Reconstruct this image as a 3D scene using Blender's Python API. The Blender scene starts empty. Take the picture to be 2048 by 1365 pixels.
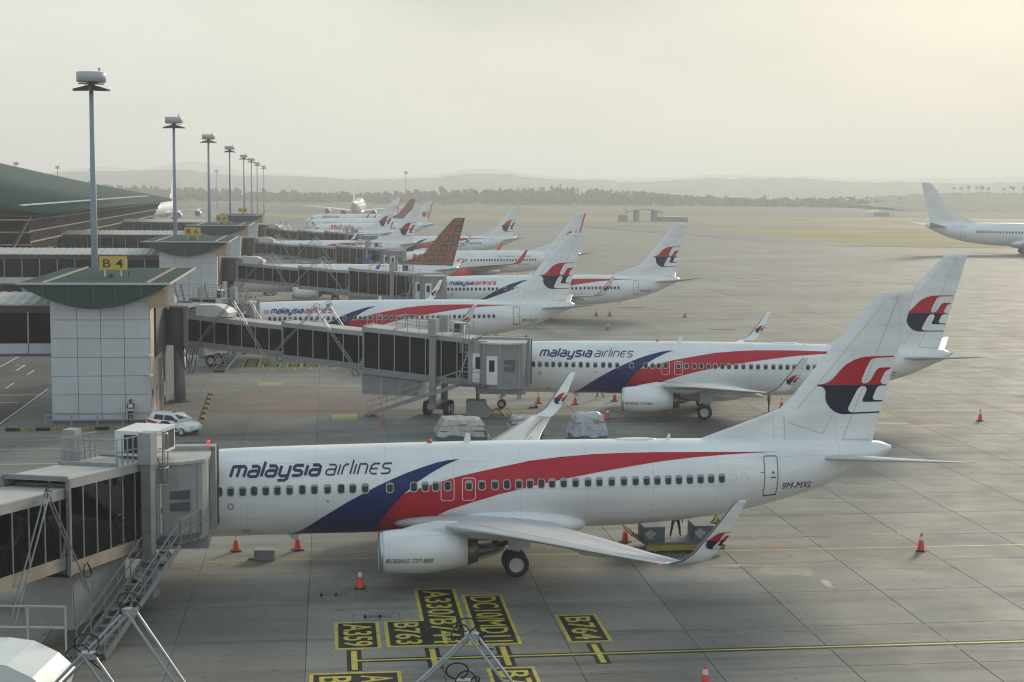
import bpy, bmesh, math, random
import numpy as np
from mathutils import Vector, Matrix
from mathutils.geometry import tessellate_polygon

R = math.radians
sc = bpy.context.scene
col = sc.collection
random.seed(7)

# ------------------------------------------------------------------ camera
CAM_H, PITCH, ROLL, FPX = 17.224, math.atan((682.5 - 373.668) / 2953.94), R(0.5748), 2953.94
cam_data = bpy.data.cameras.new('camera')
cam_data.sensor_width = 36.0
cam_data.lens = FPX / 2048.0 * 36.0
cam_data.clip_start, cam_data.clip_end = 0.5, 30000
cam = bpy.data.objects.new('camera', cam_data)
col.objects.link(cam)
cam.matrix_world = (Matrix.Translation((0, 0, CAM_H)) @ Matrix.Rotation(math.pi / 2 - PITCH, 4, 'X')
                    @ Matrix.Rotation(ROLL, 4, 'Z'))
sc.camera = cam

# ------------------------------------------------------------------ sky, sun, exposure
SUN_AZ, SUN_EL = 27.0, 19.0          # degrees right of the view axis (+Y), above the horizon
sun_dir = Vector((math.sin(R(SUN_AZ)) * math.cos(R(SUN_EL)), math.cos(R(SUN_AZ)) * math.cos(R(SUN_EL)), math.sin(R(SUN_EL))))
world = bpy.data.worlds.new('World'); sc.world = world; world.use_nodes = True
nt = world.node_tree; nt.nodes.clear()
def wn(t, **kw):
    n = nt.nodes.new(t)
    for k, v in kw.items():
        setattr(n, k, v)
    return n
sky = wn('ShaderNodeTexSky', sky_type='NISHITA', sun_disc=False, sun_elevation=R(SUN_EL), sun_rotation=R(SUN_AZ), air_density=1.0, dust_density=3.0, ozone_density=1.5)
sky.altitude = 50
tcw = wn('ShaderNodeTexCoord')
dot = wn('ShaderNodeVectorMath', operation='DOT_PRODUCT'); dot.inputs[1].default_value = sun_dir
nt.links.new(tcw.outputs['Generated'], dot.inputs[0])
mapw = wn('ShaderNodeMapping'); mapw.inputs['Scale'].default_value = (1.6, 1.6, 5.5)
nt.links.new(tcw.outputs['Generated'], mapw.inputs['Vector'])
noi = wn('ShaderNodeTexNoise'); noi.inputs['Scale'].default_value = 2.1; noi.inputs['Detail'].default_value = 5; noi.inputs['Roughness'].default_value = 0.55
nt.links.new(mapw.outputs[0], noi.inputs['Vector'])
nr = wn('ShaderNodeMapRange', clamp=True); nr.inputs['From Min'].default_value = 0.42; nr.inputs['From Max'].default_value = 0.68
nt.links.new(noi.outputs['Fac'], nr.inputs['Value'])
mr_d = wn('ShaderNodeMapRange', clamp=True); mr_d.inputs['From Min'].default_value = -1.0; mr_d.inputs['From Max'].default_value = 1.0
nt.links.new(dot.outputs['Value'], mr_d.inputs['Value'])
deck = wn('ShaderNodeValToRGB')          # thin overcast: cool grey veil, cream round the hidden sun, darker on the far side
cr = deck.color_ramp; cr.interpolation = 'B_SPLINE'
for i, (pos, c) in enumerate(((0.0, (.46, .50, .52)), (0.5, (.47, .50, .505)), (0.74, (.47, .49, .468)), (0.87, (.452, .46, .416)), (0.94, (.425, .42, .367)), (1.0, (.425, .41, .355)))):
    el = cr.elements[i] if i < 2 else cr.elements.new(pos)
    el.position = pos; el.color = (*c, 1)
nt.links.new(mr_d.outputs[0], deck.inputs['Fac'])
cl = wn('ShaderNodeMix', data_type='RGBA', blend_type='MULTIPLY')
clr = wn('ShaderNodeMix', data_type='RGBA'); clr.inputs['A'].default_value = (1.08, 1.07, 1.05, 1); clr.inputs['B'].default_value = (0.86, 0.875, 0.89, 1)
nt.links.new(nr.outputs[0], clr.inputs['Factor'])
cl.inputs['Factor'].default_value = 1.0
nt.links.new(deck.outputs['Color'], cl.inputs['A']); nt.links.new(clr.outputs['Result'], cl.inputs['B'])
SKY_K, DECK_K = 0.075, 1.10
spz = wn('ShaderNodeSeparateXYZ'); nt.links.new(tcw.outputs['Generated'], spz.inputs[0])
mrz = wn('ShaderNodeMapRange', clamp=True, interpolation_type='SMOOTHSTEP'); mrz.inputs['From Min'].default_value = 0.18; mrz.inputs['From Max'].default_value = 0.75
nt.links.new(spz.outputs['Z'], mrz.inputs['Value'])
zen = wn('ShaderNodeMix', data_type='RGBA'); zen.inputs['A'].default_value = (1, 1, 1, 1); zen.inputs['B'].default_value = (.56, .70, .84, 1)   # clearer, bluer overhead
nt.links.new(mrz.outputs[0], zen.inputs['Factor'])
cl2 = wn('ShaderNodeMix', data_type='RGBA', blend_type='MULTIPLY'); cl2.inputs['Factor'].default_value = 1.0
nt.links.new(cl.outputs['Result'], cl2.inputs['A']); nt.links.new(zen.outputs['Result'], cl2.inputs['B'])
bg1 = wn('ShaderNodeBackground'); bg1.inputs['Strength'].default_value = SKY_K * 0.07
bg2 = wn('ShaderNodeBackground'); bg2.inputs['Strength'].default_value = DECK_K
nt.links.new(sky.outputs[0], bg1.inputs['Color']); nt.links.new(cl2.outputs['Result'], bg2.inputs['Color'])
addw = wn('ShaderNodeAddShader'); nt.links.new(bg1.outputs[0], addw.inputs[0]); nt.links.new(bg2.outputs[0], addw.inputs[1])
wo = wn('ShaderNodeOutputWorld'); nt.links.new(addw.outputs[0], wo.inputs['Surface'])

sun_l = bpy.data.lights.new('sun', 'SUN'); sun_l.energy = 2.05; sun_l.angle = R(12.0); sun_l.color = (1.0, 0.87, 0.69)
sun = bpy.data.objects.new('sun', sun_l); col.objects.link(sun)
sun.rotation_euler = (-sun_dir).to_track_quat('-Z', 'Y').to_euler()
sun.location = (60, 100, 90)

sc.view_settings.view_transform = 'Standard'; sc.view_settings.look = 'None'
sc.view_settings.gamma = 1.0; sc.view_settings.exposure = 0.57
sc.render.engine = 'CYCLES'
cy = sc.cycles
cy.use_denoising = True
try:
    cy.denoiser = 'OPENIMAGEDENOISE'
except Exception:
    pass
cy.max_bounces = 7; cy.diffuse_bounces = 3; cy.glossy_bounces = 3; cy.transmission_bounces = 4; cy.volume_bounces = 2; cy.transparent_max_bounces = 10
cy.caustics_reflective = False; cy.caustics_refractive = False
cy.sample_clamp_indirect = 4.0
cy.pixel_filter_type = 'BLACKMAN_HARRIS'; cy.filter_width = 1.15
HAZE_DENSITY = 0.0004

# ------------------------------------------------------------------ materials
MATS = {}
def mat(name, color, rough=0.5, metal=0.0, var=0.0, vscale=1.0, dirt=None, dirt_amt=0.0, dscale=(0.6, 0.6, 0.6), emit=None, estr=0.0, bump=0.0, bscale=20.0, spec=0.5, objvar=0.0, coat=0.0):
    """procedural principled paint: base colour, soft tone variation, optional streaky dirt, fine bump"""
    if name in MATS:
        return MATS[name]
    m = bpy.data.materials.new(name); m.use_nodes = True
    t = m.node_tree; b = t.nodes['Principled BSDF']
    b.inputs['Roughness'].default_value = rough; b.inputs['Metallic'].default_value = metal
    b.inputs['Specular IOR Level'].default_value = spec
    if coat:
        b.inputs['Coat Weight'].default_value = coat; b.inputs['Coat Roughness'].default_value = 0.08
    c4 = (*color, 1)
    b.inputs['Base Color'].default_value = c4
    tc = t.nodes.new('ShaderNodeTexCoord'); last = None
    if var or dirt_amt:
        n = t.nodes.new('ShaderNodeTexNoise'); n.inputs['Scale'].default_value = vscale; n.inputs['Detail'].default_value = 5
        t.links.new(tc.outputs['Object'], n.inputs['Vector'])
        mr = t.nodes.new('ShaderNodeMapRange'); mr.inputs['To Min'].default_value = 1 - var; mr.inputs['To Max'].default_value = 1 + var
        mr.inputs['From Min'].default_value = 0.3; mr.inputs['From Max'].default_value = 0.7
        t.links.new(n.outputs['Fac'], mr.inputs['Value'])
        mx = t.nodes.new('ShaderNodeMix'); mx.data_type = 'RGBA'; mx.blend_type = 'MULTIPLY'; mx.inputs['Factor'].default_value = 1
        mx.inputs['A'].default_value = c4; t.links.new(mr.outputs[0], mx.inputs['B'])
        last = mx.outputs['Result']
        if dirt_amt:
            mp = t.nodes.new('ShaderNodeMapping'); mp.inputs['Scale'].default_value = dscale
            t.links.new(tc.outputs['Object'], mp.inputs['Vector'])
            n2 = t.nodes.new('ShaderNodeTexNoise'); n2.inputs['Scale'].default_value = 1.0; n2.inputs['Detail'].default_value = 8; n2.inputs['Roughness'].default_value = 0.65
            t.links.new(mp.outputs[0], n2.inputs['Vector'])
            m2 = t.nodes.new('ShaderNodeMapRange'); m2.inputs['From Min'].default_value = 0.5; m2.inputs['From Max'].default_value = 0.75; m2.inputs['To Max'].default_value = dirt_amt
            t.links.new(n2.outputs['Fac'], m2.inputs['Value'])
            mx2 = t.nodes.new('ShaderNodeMix'); mx2.data_type = 'RGBA'
            t.links.new(m2.outputs[0], mx2.inputs['Factor']); t.links.new(last, mx2.inputs['A']); mx2.inputs['B'].default_value = (*(dirt or (0.1, 0.08, 0.06)), 1)
            last = mx2.outputs['Result']
    if objvar:
        oi = t.nodes.new('ShaderNodeObjectInfo'); mr3 = t.nodes.new('ShaderNodeMapRange'); mr3.inputs['To Min'].default_value = 1 - objvar; mr3.inputs['To Max'].default_value = 1 + objvar
        t.links.new(oi.outputs['Random'], mr3.inputs['Value'])
        mx3 = t.nodes.new('ShaderNodeMix'); mx3.data_type = 'RGBA'; mx3.blend_type = 'MULTIPLY'; mx3.inputs['Factor'].default_value = 1
        if last: t.links.new(last, mx3.inputs['A'])
        else: mx3.inputs['A'].default_value = c4
        t.links.new(mr3.outputs[0], mx3.inputs['B']); last = mx3.outputs['Result']
    if last:
        t.links.new(last, b.inputs['Base Color'])
    if bump:
        n3 = t.nodes.new('ShaderNodeTexNoise'); n3.inputs['Scale'].default_value = bscale; n3.inputs['Detail'].default_value = 3
        t.links.new(tc.outputs['Object'], n3.inputs['Vector'])
        bp = t.nodes.new('ShaderNodeBump'); bp.inputs['Strength'].default_value = bump; bp.inputs['Distance'].default_value = 0.02
        t.links.new(n3.outputs['Fac'], bp.inputs['Height']); t.links.new(bp.outputs[0], b.inputs['Normal'])
    if emit:
        b.inputs['Emission Color'].default_value = (*emit, 1); b.inputs['Emission Strength'].default_value = estr
    MATS[name] = m
    return m

def white_paint():
    """aircraft white: faint panel joints every few metres, belly and seam grime"""
    m = bpy.data.materials.new('aircraft_white_paint'); m.use_nodes = True
    t = m.node_tree; b = t.nodes['Principled BSDF']
    b.inputs['Roughness'].default_value = 0.28; b.inputs['Coat Weight'].default_value = 0.35; b.inputs['Coat Roughness'].default_value = 0.1
    tc = t.nodes.new('ShaderNodeTexCoord')
    n = t.nodes.new('ShaderNodeTexNoise'); n.inputs['Scale'].default_value = 0.7; n.inputs['Detail'].default_value = 6
    mp = t.nodes.new('ShaderNodeMapping'); mp.inputs['Scale'].default_value = (0.35, 1.0, 1.6)
    t.links.new(tc.outputs['Object'], mp.inputs['Vector']); t.links.new(mp.outputs[0], n.inputs['Vector'])
    mr = t.nodes.new('ShaderNodeMapRange'); mr.inputs['From Min'].default_value = 0.35; mr.inputs['From Max'].default_value = 0.75; mr.inputs['To Min'].default_value = 1.03; mr.inputs['To Max'].default_value = 0.84
    t.links.new(n.outputs['Fac'], mr.inputs['Value'])
    sx = t.nodes.new('ShaderNodeSeparateXYZ'); t.links.new(tc.outputs['Object'], sx.inputs[0])
    def joint(sock, period, w):
        a = t.nodes.new('ShaderNodeMath'); a.operation = 'DIVIDE'; a.inputs[1].default_value = period; t.links.new(sock, a.inputs[0])
        f = t.nodes.new('ShaderNodeMath'); f.operation = 'FRACT'; t.links.new(a.outputs[0], f.inputs[0])
        l = t.nodes.new('ShaderNodeMath'); l.operation = 'LESS_THAN'; l.inputs[1].default_value = w / period; t.links.new(f.outputs[0], l.inputs[0])
        return l.outputs[0]
    j1 = joint(sx.outputs['X'], 3.05, 0.035); j2 = joint(sx.outputs['Z'], 1.21, 0.03)
    mxj = t.nodes.new('ShaderNodeMath'); mxj.operation = 'MAXIMUM'; t.links.new(j1, mxj.inputs[0]); t.links.new(j2, mxj.inputs[1])
    jm = t.nodes.new('ShaderNodeMapRange'); jm.inputs['To Min'].default_value = 1.0; jm.inputs['To Max'].default_value = 0.86
    t.links.new(mxj.outputs[0], jm.inputs['Value'])
    mul = t.nodes.new('ShaderNodeMath'); mul.operation = 'MULTIPLY'; t.links.new(mr.outputs[0], mul.inputs[0]); t.links.new(jm.outputs[0], mul.inputs[1])
    mx = t.nodes.new('ShaderNodeMix'); mx.data_type = 'RGBA'; mx.blend_type = 'MULTIPLY'; mx.inputs['Factor'].default_value = 1
    mx.inputs['A'].default_value = (0.80, 0.80, 0.79, 1); t.links.new(mul.outputs[0], mx.inputs['B'])
    t.links.new(mx.outputs['Result'], b.inputs['Base Color'])
    MATS['white'] = m
white_paint()

def glass_mat(name, tint, rough=0.03):
    m = bpy.data.materials.new(name); m.use_nodes = True
    t = m.node_tree; t.nodes.clear()
    o = t.nodes.new('ShaderNodeOutputMaterial')
    tr = t.nodes.new('ShaderNodeBsdfTransparent'); tr.inputs['Color'].default_value = (*tint, 1)
    gl = t.nodes.new('ShaderNodeBsdfGlossy'); gl.inputs['Roughness'].default_value = rough; gl.inputs['Color'].default_value = (0.9, 0.9, 0.9, 1)
    df = t.nodes.new('ShaderNodeBsdfDiffuse'); df.inputs['Color'].default_value = (0.008, 0.008, 0.008, 1)
    fr = t.nodes.new('ShaderNodeFresnel'); fr.inputs['IOR'].default_value = 1.33
    m0 = t.nodes.new('ShaderNodeMixShader'); m0.inputs[0].default_value = 0.25
    t.links.new(tr.outputs[0], m0.inputs[1]); t.links.new(df.outputs[0], m0.inputs[2])
    mx = t.nodes.new('ShaderNodeMixShader'); t.links.new(fr.outputs[0], mx.inputs[0]); t.links.new(m0.outputs[0], mx.inputs[1]); t.links.new(gl.outputs[0], mx.inputs[2])
    t.links.new(mx.outputs[0], o.inputs['Surface'])
    MATS[name] = m
    return m
glass_mat('dark_glass', (0.055, 0.053, 0.048))
glass_mat('tint_glass', (0.05, 0.055, 0.06))

def film_mat(name, tint, c, dirt, amt):
    m = mat(name, c, .22, var=.25, vscale=2.5, bump=.8, bscale=6, dirt=dirt, dirt_amt=amt, dscale=(.8, .8, 1.6))
    t = m.node_tree; o = next(n for n in t.nodes if n.type == 'OUTPUT_MATERIAL'); b = t.nodes['Principled BSDF']
    tr = t.nodes.new('ShaderNodeBsdfTransparent'); tr.inputs['Color'].default_value = (*tint, 1)
    mx = t.nodes.new('ShaderNodeMixShader'); mx.inputs[0].default_value = .62
    t.links.new(tr.outputs[0], mx.inputs[1]); t.links.new(b.outputs[0], mx.inputs[2]); t.links.new(mx.outputs[0], o.inputs['Surface'])
    return m
def concrete_mat(name, slab=True):
    m = bpy.data.materials.new(name); m.use_nodes = True
    t = m.node_tree; b = t.nodes['Principled BSDF']
    b.inputs['Roughness'].default_value = 0.75; b.inputs['Specular IOR Level'].default_value = 0.32
    geo = t.nodes.new('ShaderNodeNewGeometry')
    rot = t.nodes.new('ShaderNodeMapping'); rot.inputs['Rotation'].default_value = (0, 0, R(-7.1))
    t.links.new(geo.outputs['Position'], rot.inputs['Vector'])
    def noise(scale, detail, sxy=(1, 1, 1), rough=0.6):
        mp = t.nodes.new('ShaderNodeMapping'); mp.inputs['Scale'].default_value = sxy; t.links.new(rot.outputs[0], mp.inputs['Vector'])
        n = t.nodes.new('ShaderNodeTexNoise'); n.inputs['Scale'].default_value = scale; n.inputs['Detail'].default_value = detail; n.inputs['Roughness'].default_value = rough
        t.links.new(mp.outputs[0], n.inputs['Vector']); return n.outputs['Fac']
    def rng(s, a, b_, c, d):
        mr = t.nodes.new('ShaderNodeMapRange'); mr.inputs['From Min'].default_value = a; mr.inputs['From Max'].default_value = b_; mr.inputs['To Min'].default_value = c; mr.inputs['To Max'].default_value = d
        t.links.new(s, mr.inputs['Value']); return mr.outputs[0]
    def mul(a, b_):
        x = t.nodes.new('ShaderNodeMath'); x.operation = 'MULTIPLY'; t.links.new(a, x.inputs[0]); t.links.new(b_, x.inputs[1]); return x.outputs[0]
    big = rng(noise(0.05, 6), 0.3, 0.7, 0.78, 1.22)
    mid = rng(noise(0.35, 6, (0.35, 1.2, 1)), 0.3, 0.7, 0.86, 1.12)
    fine = rng(noise(6.0, 5), 0.3, 0.7, 0.90, 1.10)
    stain = rng(noise(0.11, 8, (0.5, 1.4, 1), 0.7), 0.53, 0.72, 1.0, 0.48)
    track = rng(noise(1.0, 3, (0.02, 0.9, 1), 0.5), 0.52, 0.74, 1.0, 0.66)
    drip = rng(noise(1.7, 2, (1, 1.3, 1), 0.5), 0.66, 0.74, 1.0, 0.62)
    wear = rng(noise(0.8, 6, (0.25, 1.0, 1), 0.75), 0.30, 0.42, 1.16, 1.0)
    v = mul(mul(mul(big, mid), mul(fine, stain)), mul(mul(track, drip), wear))
    if slab:
        oi = t.nodes.new('ShaderNodeObjectInfo'); v = mul(v, rng(oi.outputs['Random'], 0, 1, 0.85, 1.10))
    else:
        sp = t.nodes.new('ShaderNodeSeparateXYZ'); t.links.new(rot.outputs[0], sp.inputs[0])
        for ax, off in (('X', 13.82), ('Y', 50.3)):
            a = t.nodes.new('ShaderNodeMath'); a.operation = 'SUBTRACT'; a.inputs[1].default_value = off; t.links.new(sp.outputs[ax], a.inputs[0])
            dv = t.nodes.new('ShaderNodeMath'); dv.operation = 'DIVIDE'; dv.inputs[1].default_value = 4.9; t.links.new(a.outputs[0], dv.inputs[0])
            fr = t.nodes.new('ShaderNodeMath'); fr.operation = 'FRACT'; t.links.new(dv.outputs[0], fr.inputs[0])
            lt = t.nodes.new('ShaderNodeMath'); lt.operation = 'LESS_THAN'; lt.inputs[1].default_value = 0.013; t.links.new(fr.outputs[0], lt.inputs[0])
            v = mul(v, rng(lt.outputs[0], 0, 1, 1.0, 0.66))
    mx = t.nodes.new('ShaderNodeMix'); mx.data_type = 'RGBA'; mx.blend_type = 'MULTIPLY'; mx.inputs['Factor'].default_value = 1
    mx.inputs['A'].default_value = (0.205, 0.199, 0.177, 1); t.links.new(v, mx.inputs['B'])
    # rusty tint in patches of spilt oil and tyre marks
    ru = rng(noise(0.08, 5, (1.6, 0.6, 1)), 0.54, 0.70, 0.0, 0.8)
    mx2 = t.nodes.new('ShaderNodeMix'); mx2.data_type = 'RGBA'; t.links.new(ru, mx2.inputs['Factor']); t.links.new(mx.outputs['Result'], mx2.inputs['A'])
    mx3 = t.nodes.new('ShaderNodeMix'); mx3.data_type = 'RGBA'; mx3.blend_type = 'MULTIPLY'; mx3.inputs['Factor'].default_value = 1
    t.links.new(mx.outputs['Result'], mx3.inputs['A']); mx3.inputs['B'].default_value = (0.86, 0.74, 0.62, 1); t.links.new(mx3.outputs['Result'], mx2.inputs['B'])
    t.links.new(mx2.outputs['Result'], b.inputs['Base Color'])
    t.links.new(rng(noise(0.3, 5), 0.3, 0.7, 0.68, 0.82), b.inputs['Roughness'])
    bp = t.nodes.new('ShaderNodeBump'); bp.inputs['Strength'].default_value = 0.25; bp.inputs['Distance'].default_value = 0.02
    t.links.new(noise(14.0, 4), bp.inputs['Height']); t.links.new(bp.outputs[0], b.inputs['Normal'])
    MATS[name] = m
concrete_mat('concrete_slab', True); concrete_mat('concrete_sheet', False)

def ground_cover(name, c1, c2, scale, rough=0.9, stretch=(1, 1, 1)):
    m = bpy.data.materials.new(name); m.use_nodes = True
    t = m.node_tree; b = t.nodes['Principled BSDF']; b.inputs['Roughness'].default_value = rough; b.inputs['Specular IOR Level'].default_value = 0.2
    geo = t.nodes.new('ShaderNodeNewGeometry'); mp = t.nodes.new('ShaderNodeMapping'); mp.inputs['Scale'].default_value = stretch
    t.links.new(geo.outputs['Position'], mp.inputs['Vector'])
    n = t.nodes.new('ShaderNodeTexNoise'); n.inputs['Scale'].default_value = scale; n.inputs['Detail'].default_value = 8; n.inputs['Roughness'].default_value = 0.65
    t.links.new(mp.outputs[0], n.inputs['Vector'])
    mr = t.nodes.new('ShaderNodeMapRange'); mr.inputs['From Min'].default_value = 0.35; mr.inputs['From Max'].default_value = 0.65; t.links.new(n.outputs['Fac'], mr.inputs['Value'])
    mx = t.nodes.new('ShaderNodeMix'); mx.data_type = 'RGBA'; mx.inputs['A'].default_value = (*c1, 1); mx.inputs['B'].default_value = (*c2, 1)
    t.links.new(mr.outputs[0], mx.inputs['Factor']); t.links.new(mx.outputs['Result'], b.inputs['Base Color'])
    MATS[name] = m
ground_cover('dry_grass', (0.20, 0.175, 0.07), (0.34, 0.27, 0.11), 0.03, stretch=(0.4, 1.5, 1))
ground_cover('far_field', (0.10, 0.11, 0.06), (0.18, 0.16, 0.10), 0.006, stretch=(0.3, 1.5, 1))
ground_cover('asphalt', (0.085, 0.082, 0.075), (0.125, 0.118, 0.105), 0.12)
ground_cover('old_asphalt', (0.15, 0.145, 0.135), (0.20, 0.19, 0.175), 0.03, stretch=(0.4, 1.5, 1), rough=0.75)
ground_cover('forest', (0.07, 0.09, 0.06), (0.11, 0.12, 0.075), 0.02)  # hill tones raised so the colour carries some of the far haze

RED = mat('livery_red', (0.45, 0.012, 0.028), 0.38, var=0.08, vscale=2, spec=.3)
NAVY = mat('livery_navy', (0.006, 0.020, 0.115), 0.38, var=0.1, vscale=2, spec=.3)
TAILN = mat('tail_dark_navy', (0.008, 0.011, 0.034), 0.4, var=.1, vscale=2, spec=.3)
INK = mat('lettering_navy', (0.012, 0.02, 0.07), 0.35)
BLUE_INK = mat('lettering_blue', (0.02, 0.04, 0.17), 0.35)
RED_INK = mat('lettering_red', (0.52, 0.03, 0.04), 0.35)
BLACK_INK = mat('lettering_black', (0.02, 0.02, 0.022), 0.4)
BRIGHT_RED = mat('bright_red_paint', (0.62, 0.035, 0.03), 0.35, var=0.05)
ROYAL = mat('royal_blue_paint', (0.03, 0.05, 0.28), 0.35)
BARE = mat('bare_aluminium', (0.55, 0.56, 0.57), 0.32, 0.85, var=0.06)
WING_GREY = mat('wing_grey_paint', (0.50, 0.51, 0.51), 0.35, var=0.06, vscale=0.8, dirt=(0.2, 0.19, 0.18), dirt_amt=0.25, dscale=(0.3, 2.0, 1))
DARKMET = mat('dark_metal', (0.06, 0.06, 0.065), 0.5, 0.6)
EXHAUST = mat('heat_stained_metal', (0.16, 0.145, 0.13), 0.38, 0.8, var=0.15, vscale=3)
TYRE = mat('tyre_rubber', (0.018, 0.018, 0.018), 0.8, bump=0.2)
WHEELW = mat('wheel_hub_paint', (0.55, 0.55, 0.54), 0.45)
WIN_DARK = mat('cabin_window_dark', (0.012, 0.014, 0.017), 0.15, spec=.35)
WIN_SHADE = mat('cabin_window_blind', (0.30, 0.31, 0.32), 0.3)
WIN_FRAME = mat('window_frame_grey', (0.45, 0.46, 0.47), 0.4)
KERB_Y = mat('kerb_yellow_worn', (.27, .20, .04), .7, var=.25, vscale=3, dirt=(.12, .10, .08), dirt_amt=.7, dscale=(2, 2, 2))
FAINT = mat('faint_seam', (.50, .515, .53), .5)
SEAM = mat('door_seam_grey', (0.22, 0.23, 0.24), 0.5)
EXIT_RING = mat('exit_outline_silver', (0.60, 0.61, 0.62), 0.4)
BR_GREY = mat('bridge_grey_paint', (0.215, 0.23, 0.242), 0.5, var=0.08, vscale=1.2, dirt=(0.16, 0.12, 0.09), dirt_amt=0.5, dscale=(0.8, 0.8, 2.2))
BR_LIGHT = mat('bridge_light_grey', (0.31, 0.315, 0.312), 0.5, var=0.08, vscale=1.5, dirt=(0.22, 0.17, 0.12), dirt_amt=0.45, dscale=(0.7, 0.7, 3))
BR_ROOF = mat('bridge_roof_paint', (0.42, 0.41, 0.385), 0.55, var=0.10, vscale=0.6, dirt=(0.25, 0.20, 0.14), dirt_amt=0.5, dscale=(0.5, 1.6, 1))
BR_RUST = mat('stained_beam_paint', (0.29, 0.25, 0.20), 0.6, var=0.12, vscale=1.5, dirt=(0.17, 0.08, 0.03), dirt_amt=0.8, dscale=(0.6, 0.6, 4))
BR_DARK = mat('bridge_dark_grey', (0.085, 0.092, 0.10), 0.6, var=0.1)  # plain dark grey for floors, rotundas, bogies and back walls
GALV = mat('galvanised_steel', (0.30, 0.32, 0.335), 0.42, 0.5, var=0.12, vscale=4)
CABLE = mat('black_cable', (0.015, 0.015, 0.016), 0.6)
AC_WHITE = mat('unit_white_enamel', (0.68, 0.69, 0.68), 0.4, var=0.05, dirt=(0.35, 0.3, 0.24), dirt_amt=0.3)
PANEL = mat('tower_panel_aluminium', (0.50, 0.52, 0.54), 0.38, 0.15, var=0.05, vscale=0.8, objvar=0.035)
PANEL_GAP = mat('panel_gap_dark', (0.10, 0.11, 0.125), 0.7)
CREAM = mat('warm_render', (0.55, 0.45, 0.33), 0.75, var=0.12, vscale=1.0, dirt=(0.25, 0.2, 0.15), dirt_amt=0.4)
ROOF_GREEN = mat('green_metal_roof', (0.036, 0.070, 0.064), 0.75, 0.0, var=0.10, vscale=0.5, dirt=(0.07, 0.09, 0.08), dirt_amt=0.3, dscale=(0.3, 1.5, 1), spec=.06)
ROOF_TRIM = mat('roof_trim_pale', (0.45, 0.46, 0.43), 0.5)
CORR_ROOF = mat('corrugated_roof_white', (0.44, 0.43, 0.40), 0.6, var=0.12, dirt=(0.22, 0.2, 0.16), dirt_amt=0.4)
ORANGE_BEAM = mat('tan_glazing_beam', (0.36, 0.26, 0.17), 0.55, var=0.1)
SIGN_Y = mat('gate_sign_yellow', (0.62, 0.42, 0.06), 0.45, var=0.06)
POLE = mat('mast_blue_grey', (0.22, 0.27, 0.32), 0.5, var=0.06, vscale=0.6)
DRUM = mat('mast_drum_grey', (0.42, 0.44, 0.46), 0.5, var=0.05)
MARK_Y = mat('marking_yellow', (0.50, 0.40, 0.035), 0.6, var=0.15, vscale=3, dirt=(0.13, 0.12, 0.09), dirt_amt=0.9, dscale=(2.2, 2.2, 2.2))
MARK_K = mat('marking_black', (0.012, 0.013, 0.014), 0.75, var=0.15, vscale=2, spec=.2, dirt=(0.08, 0.08, 0.075), dirt_amt=0.45, dscale=(1.5, 1.5, 1.5))
MARK_YF = mat('marking_yellow_faded', (0.33, 0.29, 0.10), 0.65, var=0.2, vscale=2, dirt=(0.20, 0.19, 0.16), dirt_amt=1.0, dscale=(1.2, 1.2, 1.2))
MARK_W = mat('marking_white', (0.50, 0.50, 0.47), 0.6, var=0.15, vscale=2, dirt=(0.2, 0.19, 0.17), dirt_amt=0.6, dscale=(1.5, 1.5, 1.5))
MARK_R = mat('marking_red', (0.30, 0.085, 0.07), 0.65, var=0.15, vscale=2, dirt=(0.2, 0.16, 0.13), dirt_amt=0.7, dscale=(1.2, 1.2, 1.2))
CONE_O = mat('cone_orange', (0.72, 0.065, 0.02), 0.5, var=0.08)
CONE_W = mat('cone_white_band', (0.70, 0.70, 0.68), 0.5)
BLACKP = mat('black_plastic', (0.02, 0.02, 0.02), 0.55)
SKIN = mat('skin', (0.22, 0.11, 0.07), 0.6)
HAIR = mat('dark_hair', (0.012, 0.010, 0.009), 0.6)
TROUSER = mat('dark_trousers', (0.018, 0.019, 0.024), 0.85)
SHIRT = mat('dark_shirt', (0.04, 0.045, 0.06), 0.85)
VEST = mat('hi_vis_yellow', (0.50, 0.62, 0.03), 0.7)
VESTW = mat('pale_vest', (0.50, 0.52, 0.48), 0.7)

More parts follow.
